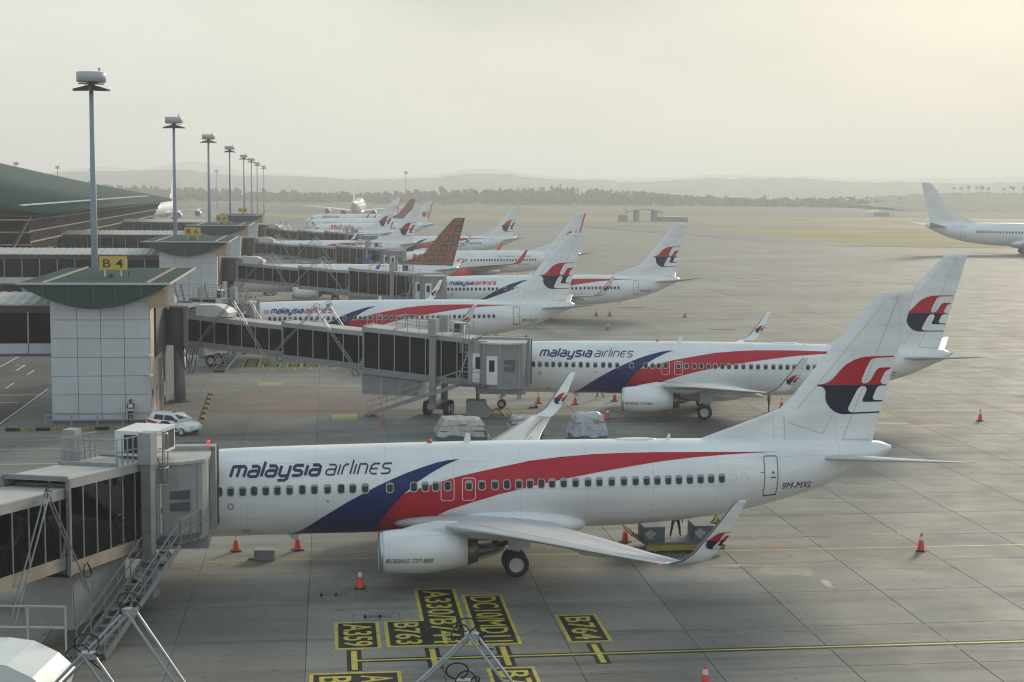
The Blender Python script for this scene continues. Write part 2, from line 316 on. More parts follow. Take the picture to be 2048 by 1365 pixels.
# ------------------------------------------------------------------ mesh helpers
class MB:
    """collects faces and links them as ONE mesh object"""
    def __init__(s):
        s.v = []; s.f = []; s.mi = []; s.sm = []; s.cur = 0; s.smooth = False
    def add(s, vs, fs):
        o = len(s.v); s.v += [tuple(v) for v in vs]
        for f in fs:
            s.f.append([i + o for i in f]); s.mi.append(s.cur); s.sm.append(s.smooth)
        return s
    def box(s, x0, x1, y0, y1, z0, z1):
        return s.add([(x0, y0, z0), (x1, y0, z0), (x1, y1, z0), (x0, y1, z0), (x0, y0, z1), (x1, y0, z1), (x1, y1, z1), (x0, y1, z1)],
                     [(0, 3, 2, 1), (4, 5, 6, 7), (0, 1, 5, 4), (1, 2, 6, 5), (2, 3, 7, 6), (3, 0, 4, 7)])
    def hexa(s, b, t):
        """b, t: four bottom and four top corners, counter-clockwise seen from above"""
        return s.add(list(b) + list(t), [(0, 3, 2, 1), (4, 5, 6, 7), (0, 1, 5, 4), (1, 2, 6, 5), (2, 3, 7, 6), (3, 0, 4, 7)])
    def bar(s, p, q, w, h=None, up=(0, 0, 1)):
        h = h or w; p = Vector(p); q = Vector(q); d = (q - p)
        if d.length < 1e-6: return s
        d.normalize(); u = Vector(up)
        if abs(d.dot(u)) > 0.98: u = Vector((1, 0, 0))
        a = d.cross(u).normalized() * w / 2; b = a.cross(d).normalized() * h / 2
        c = [p - a - b, p + a - b, p + a + b, p - a + b, q - a - b, q + a - b, q + a + b, q - a + b]
        return s.add(c, [(0, 1, 2, 3), (7, 6, 5, 4), (0, 4, 5, 1), (1, 5, 6, 2), (2, 6, 7, 3), (3, 7, 4, 0)])
    def rings(s, rings, cap0=True, cap1=True, closed=True):
        n = len(rings[0]); vs = [p for r in rings for p in r]; fs = []
        for i in range(len(rings) - 1):
            for j in range(n if closed else n - 1):
                k = (j + 1) % n
                fs.append((i * n + j, i * n + k, (i + 1) * n + k, (i + 1) * n + j))
        if cap0: fs.append(tuple(reversed(range(n))))
        if cap1: fs.append(tuple(range((len(rings) - 1) * n, len(rings) * n)))
        return s.add(vs, fs)
    def tube(s, pts, r, n=8, caps=True):
        pts = [Vector(p) for p in pts]; rr = r if isinstance(r, (list, tuple)) else [r] * len(pts); out = []
        for i, p in enumerate(pts):
            d = (pts[min(i + 1, len(pts) - 1)] - pts[max(i - 1, 0)]).normalized()
            u = Vector((0, 0, 1)) if abs(d.z) < 0.95 else Vector((1, 0, 0))
            a = d.cross(u).normalized(); b = a.cross(d).normalized()
            out.append([p + (a * math.cos(t) + b * math.sin(t)) * rr[i] for t in [2 * math.pi * k / n for k in range(n)]])
        return s.rings(out, caps, caps)
    def lathe(s, prof, axis='x', n=28, c=(0, 0, 0), caps=False):
        out = []
        for a, r in prof:
            ring = []
            for k in range(n):
                t = 2 * math.pi * k / n; u, w = r * math.cos(t), r * math.sin(t)
                q = {'x': (a, u, w), 'y': (u, a, w), 'z': (u, w, a)}[axis]
                ring.append((q[0] + c[0], q[1] + c[1], q[2] + c[2]))
            out.append(ring)
        return s.rings(out, caps, caps)
    def prism(s, poly, lo, hi, plane='xz'):
        """extrude a 2-D outline along the third axis from lo to hi"""
        def P(a, b, c): return {'xz': (a, c, b), 'xy': (a, b, c), 'yz': (c, a, b)}[plane]
        n = len(poly); vs = [P(a, b, lo) for a, b in poly] + [P(a, b, hi) for a, b in poly]
        return s.add(vs, [tuple(range(n)), tuple(reversed(range(n, 2 * n)))] + [(i, i + n, (i + 1) % n + n, (i + 1) % n) for i in range(n)])
    def mesh(s, name, mats, M=None, fix=True):
        me = bpy.data.meshes.new(name)
        vs = s.v if M is None else [tuple(M @ Vector(v)) for v in s.v]
        me.from_pydata(vs, [], s.f)
        for m in (mats if isinstance(mats, (list, tuple)) else [mats]): me.materials.append(m)
        me.polygons.foreach_set('material_index', s.mi); me.polygons.foreach_set('use_smooth', s.sm)
        if fix:
            bm = bmesh.new(); bm.from_mesh(me); bmesh.ops.recalc_face_normals(bm, faces=bm.faces); bm.to_mesh(me); bm.free()
        me.update()
        return me
    def build(s, name, mats, parent=None, loc=None, rot=None, M=None, fix=True):
        return link(name, s.mesh(name, mats, M, fix), parent, loc, rot)

def link(name, me, parent=None, loc=None, rot=None, **props):
    o = bpy.data.objects.new(name, me); col.objects.link(o)
    if parent is not None: o.parent = parent
    if loc is not None: o.location = loc
    if rot is not None: o.rotation_euler = rot
    for k, v in props.items(): o[k] = v
    return o
def thing(name, label, cat, loc=(0, 0, 0), rz=0.0, group=None, scale=1.0):
    o = bpy.data.objects.new(name, None); col.objects.link(o)
    o.empty_display_size = 0.5; o.location = loc; o.rotation_euler = (0, 0, rz); o.scale = (scale,) * 3
    o['label'] = label; o['category'] = cat
    if group: o['group'] = group
    return o
def tag(o, label, cat, group=None):
    o['label'] = label; o['category'] = cat
    if group: o['group'] = group
    return o
def structure(o, label=None):
    o['kind'] = 'structure'
    if label: o['label'] = label
    return o
def copy_tree(o, parent=None):
    c = o.copy(); col.objects.link(c)
    if parent is not None: c.parent = parent
    for ch in o.children: copy_tree(ch, c)
    return c

TXT = {}
def text2d(body, size=1.0, bold=0.0, align='LEFT'):
    """flat lettering as (verts, faces) in the x-y plane, from Blender's built-in font"""
    key = (body, size, bold, align)
    if key in TXT: return TXT[key]
    cu = bpy.data.curves.new('lettering', 'FONT'); cu.body = body; cu.size = size; cu.align_x = align; cu.offset = bold
    cu.resolution_u = 3; cu.fill_mode = 'FRONT'
    o = bpy.data.objects.new('lettering', cu)
    me = bpy.data.meshes.new_from_object(o)
    vs = [(v.co.x, v.co.y) for v in me.vertices]; fs = [tuple(p.vertices) for p in me.polygons]
    bpy.data.objects.remove(o); bpy.data.curves.remove(cu); bpy.data.meshes.remove(me)
    TXT[key] = (vs, fs)
    return vs, fs
def text_extent(body, size=1.0, bold=0.0):
    vs, _ = text2d(body, size, bold)
    xs = [v[0] for v in vs]; ys = [v[1] for v in vs]
    return min(xs), max(xs), min(ys), max(ys)
def fit_text(body, x0, x1, y0, y1, shear=0.0, bold=0.0):
    """lettering scaled into the box x0..x1, y0..y1 (cap height), slanted by shear"""
    a, b, c, d = text_extent(body, 1.0, bold); vs, fs = text2d(body, 1.0, bold)
    w = (x1 - x0) - shear * (y1 - y0)
    return [((v[0] - a) / (b - a) * w + x0 + shear * (v[1] - c) / (d - c) * (y1 - y0), (v[1] - c) / (d - c) * (y1 - y0) + y0) for v in vs], fs

# stroke lettering: slanted rounded capitals-in-lowercase as on the fuselages
GLY = {
 'm': (1.16, [[(0, 0), (0, 1), (.98, 1), (1.16, .84), (1.16, 0)], [(.58, 1), (.58, 0)]]),
 'a': (.82, [[(.08, 1), (.64, 1), (.82, .84), (.82, 0)], [(.82, 0), (.17, 0), (0, .13), (0, .43), (.15, .55), (.82, .55)]]),
 'l': (0, [[(0, 0), (0, 1.42)]]),
 'y': (.80, [[(0, 1), (0, .18), (.16, 0), (.80, 0)], [(.80, 1), (.80, -.26), (.62, -.45), (.02, -.45)]]),
 's': (.80, [[(.80, 1), (.14, 1), (0, .87), (0, .66), (.14, .54), (.66, .48), (.80, .36), (.80, .14), (.64, 0), (0, 0)]]),
 'i': (0, [[(0, 0), (0, 1)]]),
 'r': (.46, [[(0, 0), (0, .80), (.18, 1), (.46, 1)]]),
 'n': (.78, [[(0, 0), (0, 1), (.60, 1), (.78, .84), (.78, 0)]]),
 'e': (.78, [[(.78, 1), (.24, 1), (0, .78), (0, .22), (.22, 0), (.74, 0)], [(0, .52), (.66, .52)]]),
}
def stroke_word(word, x0, x1, z0, xh, width, shear, gap):
    tot = sum(GLY[c][0] for c in word) + gap * (len(word) - 1)
    k = (x1 - x0 - shear * xh) / tot; x = 0; quads = []
    for c in word:
        w, st = GLY[c]
        for pl in st:
            pts = [Vector((x0 + (x + px) * k + shear * py * xh, z0 + py * xh)) for px, py in pl]
            fine = [pts[0]]
            for a, b in zip(pts, pts[1:]):
                m = max(1, int((b - a).length / 0.12))
                fine += [a.lerp(b, i / m) for i in range(1, m + 1)]
            L, Rr = [], []
            for i, p in enumerate(fine):
                d = (fine[min(i + 1, len(fine) - 1)] - fine[max(i - 1, 0)]).normalized(); nrm = Vector((-d.y, d.x)) * width / 2
                L.append(p + nrm); Rr.append(p - nrm)
            for i in range(len(fine) - 1): quads.append((L[i], L[i + 1], Rr[i + 1], Rr[i]))
        x += w + gap
    return quads

def cut_polys(polys, dx, dz):
    """2-D polygons -> (verts, faces) split along a grid so that they can follow a curved skin"""
    bm = bmesh.new()
    for poly in polys:
        vs = [bm.verts.new((p[0], 0, p[1])) for p in poly]
        if len(poly) <= 4:
            try: bm.faces.new(vs)
            except ValueError: pass
        else:
            for t in tessellate_polygon([[Vector((p[0], p[1], 0)) for p in poly]]):
                try: bm.faces.new([vs[i] for i in t])
                except ValueError: pass
    xs = [v.co.x for v in bm.verts]; zs = [v.co.z for v in bm.verts]
    if dx:
        x = math.floor(min(xs) / dx) * dx + dx
        while x < max(xs):
            bmesh.ops.bisect_plane(bm, geom=bm.verts[:] + bm.edges[:] + bm.faces[:], plane_co=(x, 0, 0), plane_no=(1, 0, 0)); x += dx
    if dz:
        z = math.floor(min(zs) / dz) * dz + dz
        while z < max(zs):
            bmesh.ops.bisect_plane(bm, geom=bm.verts[:] + bm.edges[:] + bm.faces[:], plane_co=(0, 0, z), plane_no=(0, 0, 1)); z += dz
    bm.verts.index_update()
    r = [(v.co.x, v.co.z) for v in bm.verts], [[v.index for v in f.verts] for f in bm.faces]
    bm.free(); return r

# ------------------------------------------------------------------ airliners
ST = np.array([
 (0, 2.60, 2.56, .02), (.12, 2.84, 2.32, .28), (.5, 3.14, 2.05, .58), (1.0, 3.42, 1.82, .85), (1.6, 3.78, 1.64, 1.12), (2.1, 4.22, 1.52, 1.32), (2.8, 4.68, 1.44, 1.52),
 (3.6, 4.98, 1.38, 1.69), (4.6, 5.17, 1.35, 1.80), (6.0, 5.27, 1.34, 1.87), (8, 5.36, 1.36, 1.88), (12, 5.45, 1.40, 1.88), (19, 5.54, 1.45, 1.88), (24, 5.555, 1.50, 1.88),
 (26, 5.55, 1.59, 1.88), (28, 5.54, 1.75, 1.85), (29.5, 5.53, 1.95, 1.76), (31, 5.52, 2.20, 1.62), (32.4, 5.50, 2.54, 1.44), (34.3, 5.46, 3.09, 1.14), (35.8, 5.42, 3.70, .88),
 (37, 5.36, 4.30, .60), (37.7, 5.31, 4.58, .42), (37.98, 5.25, 4.70, .33), (38.06, 5.12, 4.84, .17)])
def _pchip(x, xs, ys):
    i = int(np.clip(np.searchsorted(xs, x) - 1, 0, len(xs) - 2))
    d = np.diff(ys) / np.diff(xs)
    def sl(k):
        if k == 0: return d[0]
        if k == len(xs) - 1: return d[-1]
        return 0.0 if d[k - 1] * d[k] <= 0 else 2 * d[k - 1] * d[k] / (d[k - 1] + d[k])
    h = xs[i + 1] - xs[i]; t = (x - xs[i]) / h
    return float((2 * t**3 - 3 * t**2 + 1) * ys[i] + (t**3 - 2 * t**2 + t) * h * sl(i) + (-2 * t**3 + 3 * t**2) * ys[i + 1] + (t**3 - t**2) * h * sl(i + 1))
_fs = {}
def fsec(x):
    x = min(max(x, 0.0), 38.06); k = round(x, 3)
    if k not in _fs:
        _fs[k] = tuple(_pchip(x, ST[:, 0], ST[:, c]) for c in (1, 2, 3))
    return _fs[k]
def flat(x, z):
    top, bot, w = fsec(x); zc = (top + bot) / 2; hh = (top - bot) / 2
    t = max(-1, min(1, (z - zc) / hh)); return w * math.sqrt(max(0.0, 1 - t * t))
def skin(x, z, off):
    """point on the port side of the fuselage, lifted by off; own frame: x-20, -lateral, z"""
    top, bot, w = fsec(x); zc = (top + bot) / 2; hh = (top - bot) / 2
    t = max(-0.995, min(0.995, (z - zc) / hh)); a = math.asin(t)
    n = Vector((math.cos(a) / w, math.sin(a) / hh)).normalized()
    return (x - 20, -(w * math.cos(a) + n.x * off), zc + hh * t + n.y * off)

FIN_LE = [(5.0, 28.3), (5.50, 28.6), (5.86, 29.6), (6.23, 30.65), (6.67, 31.84), (6.95, 32.55), (7.4, 33.05), (8.61, 33.99), (10.06, 35.16), (12.52, 37.36)]
def fin_le(z): return float(np.interp(z, [p[0] for p in FIN_LE], [p[1] for p in FIN_LE]))
def fin_le_main(z): return 32.69 + (z - 6.88) * (37.36 - 32.69) / (12.52 - 6.88)
def fin_te(z): return 37.13 + (z - 5.32) * (38.97 - 37.13) / (12.50 - 5.32)
def foil(t): return 2.6 * (0.2969 * math.sqrt(max(t, 0)) - 0.126 * t - 0.3516 * t * t + 0.2843 * t**3 - 0.1030 * t**4) / 0.26 * 0.5
def fin_half(x, z):
    a, b = fin_le_main(z), fin_te(z); t = (x - a) / (b - a)
    h = 0.0 if t <= 0 else 0.052 * (b - a) * foil(min(t, 1)) * 2
    f = fin_le(z); 
    if x - f < 0.25: h = min(max(h, 0.05), 0.05 * max(0, (x - f)) / 0.25 + 0.004) if x < a + 0.1 else h
    elif t < 0.15: h = max(h, 0.05)
    return h

def loft(mb, secs, npt=12):
    """secs: (LE, TE, thickness direction, t/c)"""
    rings = []
    ts = [0.5 * (1 - math.cos(math.pi * i / npt)) for i in range(npt + 1)]
    for le, te, up, tc in secs:
        le, te, up = Vector(le), Vector(te), Vector(up).normalized(); c = (te - le).length
        upper = [le.lerp(te, t) + up * (tc * c * foil(t)) for t in ts]
        lower = [le.lerp(te, t) - up * (tc * c * foil(t) * 0.8) for t in reversed(ts[1:-1])]
        rings.append(upper + lower)
    return mb.rings(rings)
WINGS = [(0.9, 14.1, 21.4, 2.0, .095), (1.9, 14.45, 21.35, 2.15, .10), (3.0, 15.15, 21.3, 2.40, .115), (5.6, 16.62, 21.25, 2.78, .11), (10, 19.12, 22.32, 3.30, .10), (14, 21.4, 23.35, 3.70, .10), (16.75, 22.97, 24.22, 3.99, .10)]
LOGO_R = [[(34.27, 8.08), (34.57, 8.12), (34.77, 8.19), (34.95, 8.3), (35.13, 8.48), (35.38, 8.77), (35.66, 9.04), (36.0, 9.23), (36.31, 9.34), (36.59, 9.39), (37.02, 9.41), (38.06, 9.43), (38.04, 9.36), (37.08, 9.33), (36.91, 9.27), (36.83, 9.16), (36.64, 8.79), (36.46, 8.35), (36.45, 8.24), (36.49, 8.15), (36.57, 8.11), (36.57, 8.065), (34.27, 8.065)],
          [(36.57, 8.065), (36.57, 8.11), (36.68, 8.12), (36.81, 8.18), (36.92, 8.29), (37.06, 8.54), (37.19, 8.76), (37.33, 8.85), (37.51, 8.87), (37.92, 8.87), (37.90, 8.79), (37.8, 8.76), (37.66, 8.69), (37.58, 8.57), (37.44, 8.29), (37.42, 8.17), (37.51, 8.1), (37.51, 8.065)]]
LOGO_N = [[(34.27, 8.06), (37.72, 8.06), (37.70, 8.0), (34.27, 8.0)],
          [(34.43, 8.0), (34.58, 7.93), (34.66, 7.8), (34.68, 7.66), (34.66, 7.52), (34.68, 7.38), (34.75, 7.19), (34.9, 6.99), (35.1, 6.82), (35.34, 6.71), (35.57, 6.66), (37.42, 6.69), (37.44, 6.76), (36.08, 6.74), (35.91, 6.77), (35.82, 6.87), (35.83, 6.98), (35.95, 7.23), (36.11, 7.57), (36.25, 7.82), (36.36, 7.94), (36.47, 8.0)],
          [(36.56, 8.0), (36.66, 7.96), (36.73, 7.87), (36.71, 7.76), (36.63, 7.56), (36.54, 7.37), (36.54, 7.28), (36.61, 7.23), (37.54, 7.23), (37.56, 7.3), (37.19, 7.31), (37.09, 7.35), (37.05, 7.43), (37.12, 7.62), (37.2, 7.81), (37.28, 7.94), (37.42, 8.0)]]
BLUE_BAND = [(9.25, 1.30), (10.15, 1.76), (10.98, 2.38), (11.61, 2.8), (12.25, 3.2), (12.88, 3.54), (13.61, 3.91), (14.21, 4.17), (14.85, 4.42), (15.55, 4.64), (16.2, 4.82), (16.77, 4.92), (17.26, 4.96), (16.57, 4.71), (15.91, 4.38), (15.35, 4.04), (15.07, 3.8), (14.75, 3.53), (14.34, 3.09), (13.98, 2.62), (13.63, 2.09), (13.35, 1.37)]
RED_BAND = [(13.35, 1.37), (13.63, 2.09), (13.98, 2.62), (14.34, 3.09), (14.75, 3.53), (15.26, 3.71), (15.81, 3.86), (16.45, 4.05), (17.24, 4.26), (18.20, 4.45), (19.38, 4.67), (20.5, 4.86), (22.0, 5.0), (23.5, 5.09), (25.01, 5.12), (26.52, 5.13), (28.81, 5.11), (30.74, 5.08), (32.24, 5.06), (30.73, 5.03), (29.55, 4.99), (28.0, 4.9), (26.45, 4.76), (24.93, 4.55), (23.42, 4.32), (21.92, 4.06), (20.45, 3.76), (18.98, 3.42), (17.89, 3.1), (16.81, 2.75), (16.3, 2.5), (15.9, 1.42)]
WINX = [6.61, 7.11, 7.63, 8.13, 8.64, 9.15, 9.68, 10.24, 10.77, 11.35, 11.95, 12.46, 13.01, 14.11, 15.18, 15.69, 16.16, 16.69, 17.65, 18.24, 18.83, 19.37, 19.91, 20.42, 20.94, 21.43, 21.96, 22.51, 23.08, 23.6, 24.17, 24.74, 25.28, 25.79, 26.29, 26.8, 27.3, 27.81, 28.32, 28.82, 29.33]

def batik_mat():
    """flat print: rows of dark squares in squares between gold zig-zag, crossed by two red bands"""
    m = bpy.data.materials.new('batik_print'); m.use_nodes = True; t = m.node_tree; b = t.nodes['Principled BSDF']; b.inputs['Roughness'].default_value = 0.4
    tc = t.nodes.new('ShaderNodeTexCoord'); sp = t.nodes.new('ShaderNodeSeparateXYZ'); t.links.new(tc.outputs['Object'], sp.inputs[0])
    def M(op, a, b_=None):
        n = t.nodes.new('ShaderNodeMath'); n.operation = op
        for i, v in enumerate((a, b_)):
            if v is None: continue
            if isinstance(v, (int, float)): n.inputs[i].default_value = v
            else: t.links.new(v, n.inputs[i])
        return n.outputs[0]
    def mixc(f, A, B):
        n = t.nodes.new('ShaderNodeMix'); n.data_type = 'RGBA'; t.links.new(f, n.inputs['Factor'])
        for k, v in (('A', A), ('B', B)):
            if isinstance(v, tuple): n.inputs[k].default_value = (*v, 1)
            else: t.links.new(v, n.inputs[k])
        return n.outputs['Result']
    P = 1.45
    u = M('ABSOLUTE', M('SUBTRACT', M('FRACT', M('DIVIDE', M('ADD', sp.outputs['X'], M('MULTIPLY', sp.outputs['Z'], -0.25)), P)), 0.5))
    v = M('ABSOLUTE', M('SUBTRACT', M('FRACT', M('DIVIDE', sp.outputs['Z'], P)), 0.5))
    d = M('MAXIMUM', u, v); e = M('ADD', u, v)
    c = mixc(M('LESS_THAN', d, 0.36), (0.12, 0.058, 0.032), (0.012, 0.008, 0.02))
    c = mixc(M('LESS_THAN', d, 0.22), c, (0.30, 0.16, 0.06)); c = mixc(M('LESS_THAN', d, 0.15), c, (0.30, 0.05, 0.03)); c = mixc(M('LESS_THAN', d, 0.07), c, (0.10, 0.10, 0.20))
    zig = M('LESS_THAN', M('ABSOLUTE', M('SUBTRACT', M('FRACT', M('MULTIPLY', e, 5.0)), 0.5)), 0.13)
    c = mixc(M('MULTIPLY', zig, M('GREATER_THAN', d, 0.30)), c, (0.33, 0.19, 0.05))
    lin = M('SUBTRACT', M('MULTIPLY', sp.outputs['X'], 0.77), M('MULTIPLY', sp.outputs['Z'], 0.64))
    for off in (6.05, 8.55):
        q = M('ABSOLUTE', M('SUBTRACT', lin, off)); c = mixc(M('LESS_THAN', q, 0.24), c, (0.30, 0.16, 0.09)); c = mixc(M('LESS_THAN', q, 0.18), c, (0.28, 0.03, 0.02))
    t.links.new(c, b.inputs['Base Color']); MATS['batik'] = m
batik_mat()

MESH = {}
def cached(key, fn):
    if key not in MESH: MESH[key] = fn()
    return MESH[key]

def m_fuselage():
    mb = MB(); mb.smooth = True; n = 44; rings = []
    xs = list(np.concatenate([np.linspace(0, 1, 9) ** 1.6 * 6, np.linspace(6.5, 24, 15), np.linspace(24.8, 38.06, 24)]))
    for x in xs:
        top, bot, w = fsec(x); zc = (top + bot) / 2; hh = (top - bot) / 2
        rings.append([(x - 20, w * math.cos(2 * math.pi * k / n), zc + hh * math.sin(2 * math.pi * k / n)) for k in range(n)])
    mb.rings(rings); return mb.mesh('fuselage', MATS['white'])
def m_cockpit(side):
    mb = MB()
    for x0, x1, za, zb, zc, zd in ((1.55, 2.05, 3.52, 3.46, 3.78, 4.02), (2.12, 2.75, 3.48, 3.50, 4.05, 4.18), (2.82, 3.25, 3.52, 3.56, 4.18, 4.12)):
        vs, fs = cut_polys([[(x0, za), (x1, zb), (x1 - .02, zd), (x0 + .12, zc)]], 0.2, 0.2)
        mb.add([(p[0], side * p[1], p[2]) for p in (skin(x, z, .012) for x, z in vs)], fs)
    return mb.mesh('cockpit_glass', WIN_DARK)
def m_wing(side):
    mb = MB(); mb.smooth = True
    secs = [((a - 20, -y * side, z), (b - 20, -y * side, z - 0.02), (0, 0, 1), t) for y, a, b, z, t in WINGS]
    loft(mb, secs); return mb.mesh('wing', WING_GREY)
def m_slat(side):
    mb = MB(); mb.smooth = True; rings = []
    for (y, a, b, z, t) in WINGS[3:]:
        c = (b - a); rings.append([(a - 20 + 0.10 * c, -y * side, z + t * c * foil(.1) + .012), (a - 20 + .03 * c, -y * side, z + t * c * foil(.03) + .012), (a - 20 - .012, -y * side, z), (a - 20 + .03 * c, -y * side, z - t * c * foil(.03) * .8 - .012)])
    mb.rings(rings, False, False, closed=False); return mb.mesh('leading_edge', BARE)
def m_flapgap(side):
    mb = MB()
    def strip(y0, y1, f, w):
        pts = []
        for y in np.linspace(y0, y1, 8):
            a = np.interp(y, [s[0] for s in WINGS], [s[1] for s in WINGS]); b = np.interp(y, [s[0] for s in WINGS], [s[2] for s in WINGS]); z = np.interp(y, [s[0] for s in WINGS], [s[3] for s in WINGS]); t = np.interp(y, [s[0] for s in WINGS], [s[4] for s in WINGS])
            for ff in (f, f + w / (b - a)):
                pts.append((a + (b - a) * ff - 20, -y * side, z + t * (b - a) * foil(ff) + .014))
        mb.add(pts, [(2 * i, 2 * i + 1, 2 * i + 3, 2 * i + 2) for i in range(7)])
    strip(3.0, 16.2, .70, .035); strip(3.2, 12.3, .80, .03); strip(12.6, 16.3, .64, .03); strip(6.2, 16.0, .13, .03)
    return mb.mesh('control_surface_gap', SEAM)
WLS = [(16.75, 22.97, 24.22, 3.99, (0, 0, 1)), (17.0, 23.28, 24.40, 4.05, (0, .35, 1)), (17.22, 23.62, 24.62, 4.2, (0, 1, 1)), (17.36, 23.98, 24.90, 4.48, (0, 1, .35)), (17.58, 24.68, 25.36, 5.4, (0, 1, .22)), (17.80, 25.34, 25.76, 6.36, (0, 1, .22)), (17.83, 25.5, 25.80, 6.46, (0, 1, .22))]
def m_winglet(side):
    mb = MB(); mb.smooth = True
    loft(mb, [((a - 20, -y * side, z), (b - 20, -y * side, z), (up[0], up[1] * side, up[2]), .10 if i < 3 else .08) for i, (y, a, b, z, up) in enumerate(WLS)], 8)
    return mb.mesh('winglet', MATS['white'])
def wl_pt(side, x, z, face):
    y = float(np.interp(z, [s[3] for s in WLS[2:]], [s[0] for s in WLS[2:]]))
    return (x - 20, -y * side - face * 0.075, z)
def logo_small(side, which):
    """tail emblem shrunk onto the winglet, on the side that faces the camera"""
    mb = MB()
    for poly in (LOGO_R if which == 'r' else LOGO_N):
        k = 0.235; pts = [(24.42 + (x - 34.27) * k + (z - 8.06) * .06, 4.98 + (z - 8.06) * k * .98) for x, z in poly]
        vs, fs = cut_polys([pts], 0, 0.3); mb.add([wl_pt(side, x, z, 1) for x, z in vs], fs)
    return mb.mesh('winglet_emblem', RED if which == 'r' else TAILN)
def m_fin(style='boeing'):
    mb = MB(); mb.smooth = True; rings = []
    zs = [4.95, 5.5, 5.7, 5.86, 6.05, 6.23, 6.45, 6.67, 6.8, 6.95, 7.15, 7.4, 8, 8.6, 9.3, 10.06, 11, 11.8, 12.3, 12.45, 12.52]
    ts = [0.5 * (1 - math.cos(math.pi * i / 18)) for i in range(19)]
    for z in zs:
        a, b = fin_le(z), fin_te(z); k = 1 if z < 12.4 else (.8 if z < 12.5 else .3)
        if z > 12.4: a += .12 if z < 12.5 else .45
        xs = [a + (b - a) * t for t in ts]
        hs = [max(0.006, fin_half(x, z)) * k if 0 < i < 18 else 0.004 for i, x in enumerate(xs)]
        rings.append([(x - 20, h, z) for x, h in zip(xs, hs)] + [(x - 20, -h, z) for x, h in zip(reversed(xs), reversed(hs))])
    mb.rings(rings); return mb.mesh('tail_fin', MATS['batik'] if style == 'batik' else MATS['white'])
def fin_decal(polys, material, name='tail_emblem', dx=.3, off=.014):
    mb = MB()
    for poly in polys:
        vs, fs = cut_polys([poly], dx, .6); mb.add([(x - 20, -(fin_half(x, z) + off), z) for x, z in vs], fs)
    return mb.mesh(name, material, fix=False)
def fin_seams():
    polys = []
    def ln(a, b, w=.035):
        d = Vector((b[0] - a[0], b[1] - a[1])).normalized(); n = Vector((-d.y, d.x)) * w / 2
        polys.append([(a[0] + n.x, a[1] + n.y), (b[0] + n.x, b[1] + n.y), (b[0] - n.x, b[1] - n.y), (a[0] - n.x, a[1] - n.y)])
    ln((35.6, 5.45), (38.2, 12.35)); ln((32.75, 5.5), (32.7, 6.6)); ln((35.6, 5.45), (37.0, 5.42)); ln((32.9, 6.3), (34.6, 5.75)); ln((34.6, 5.75), (35.2, 6.9), .025); ln((38.0, 12.3), (38.25, 11.7)); ln((37.7, 12.2), (38.3, 12.2), .025)
    ln((33.3, 6.9), (37.5, 12.0), .025)
    return fin_decal(polys, FAINT, 'panel_seam', .4, .01)
def m_stab(side):
    mb = MB(); mb.smooth = True
    secs = [(y, a, b, z) for y, a, b, z in ((.3, 33.9, 37.3, 4.62), (1.1, 34.45, 37.5, 4.72), (4, 36.55, 38.4, 5.12), (6.95, 38.6, 39.1, 5.56), (7.17, 38.95, 39.14, 5.60))]
    loft(mb, [((a - 20, -y * side, z), (b - 20, -y * side, z), (0, 0, 1), .095) for y, a, b, z in secs], 8)
    return mb.mesh('stabilizer', WING_GREY)
def m_fairing():
    mb = MB(); mb.smooth = True; n = 24; rings = []
    for x, zc, w, h in ((14.3, 1.75, .3, .15), (14.9, 1.78, 1.3, .45), (15.8, 1.80, 1.72, .55), (17, 1.90, 1.95, .80), (18.5, 1.98, 2.08, 1.02), (20, 1.98, 2.08, 1.03), (21.3, 1.94, 2.02, .92), (22.3, 1.88, 1.85, .70), (22.9, 1.85, 1.5, .45), (23.3, 1.85, .8, .2)):
        rings.append([(x - 20, w * math.cos(2 * math.pi * k / n), zc + h * math.sin(2 * math.pi * k / n)) for k in range(n)])
    mb.rings(rings); return mb.mesh('wing_fairing', MATS['white'])
ENG_Y, ENG_Z = 4.83, 1.60
def m_nacelle(mname='white'):
    mb = MB(); mb.smooth = True
    prof = [(13.62, .78), (13.50, .84), (13.56, .92), (13.85, .985), (14.4, 1.04), (15.2, 1.055), (16.0, 1.0), (16.8, .88), (17.27, .775), (17.26, .74), (16.9, .76)]
    rings = []
    for x, r in prof:
        zc = ENG_Z + (.04 if x > 16.5 else 0)
        rings.append([(x - 20, r * 1.03 * math.cos(t), zc + r * (0.96 if math.sin(t) > 0 else .88) * math.sin(t)) for t in [2 * math.pi * k / 36 for k in range(36)]])
    mb.rings(rings, False, False); return mb.mesh('nacelle', MATS[mname])
def m_lip():
    mb = MB(); mb.smooth = True; rings = []
    for x, r in ((14.1, .74), (13.72, .765), (13.49, .845), (13.545, .935), (13.66, .962)):
        rings.append([(x - 20, r * 1.035 * math.cos(t), ENG_Z + r * (0.965 if math.sin(t) > 0 else .885) * math.sin(t)) for t in [2 * math.pi * k / 36 for k in range(36)]])
    mb.rings(rings, False, False); return mb.mesh('intake_lip', BARE)
def m_fan():
    mb = MB(); mb.lathe([(14.0 - 20, .76), (14.05 - 20, .3), (13.8 - 20, .02)], 'x', 24, (0, 0, ENG_Z)); return mb.mesh('fan_disc', DARKMET)
def m_exhaust():
    mb = MB(); mb.smooth = True
    mb.lathe([(16.8, .70), (17.2, .66), (17.75, .50), (17.74, .44), (17.5, .40)], 'x', 28, (-20, 0, ENG_Z + .03))
    mb.lathe([(17.4, .36), (17.8, .28), (18.25, .12), (18.5, .02)], 'x', 20, (-20, 0, ENG_Z + .03)); return mb.mesh('exhaust_nozzle', EXHAUST)
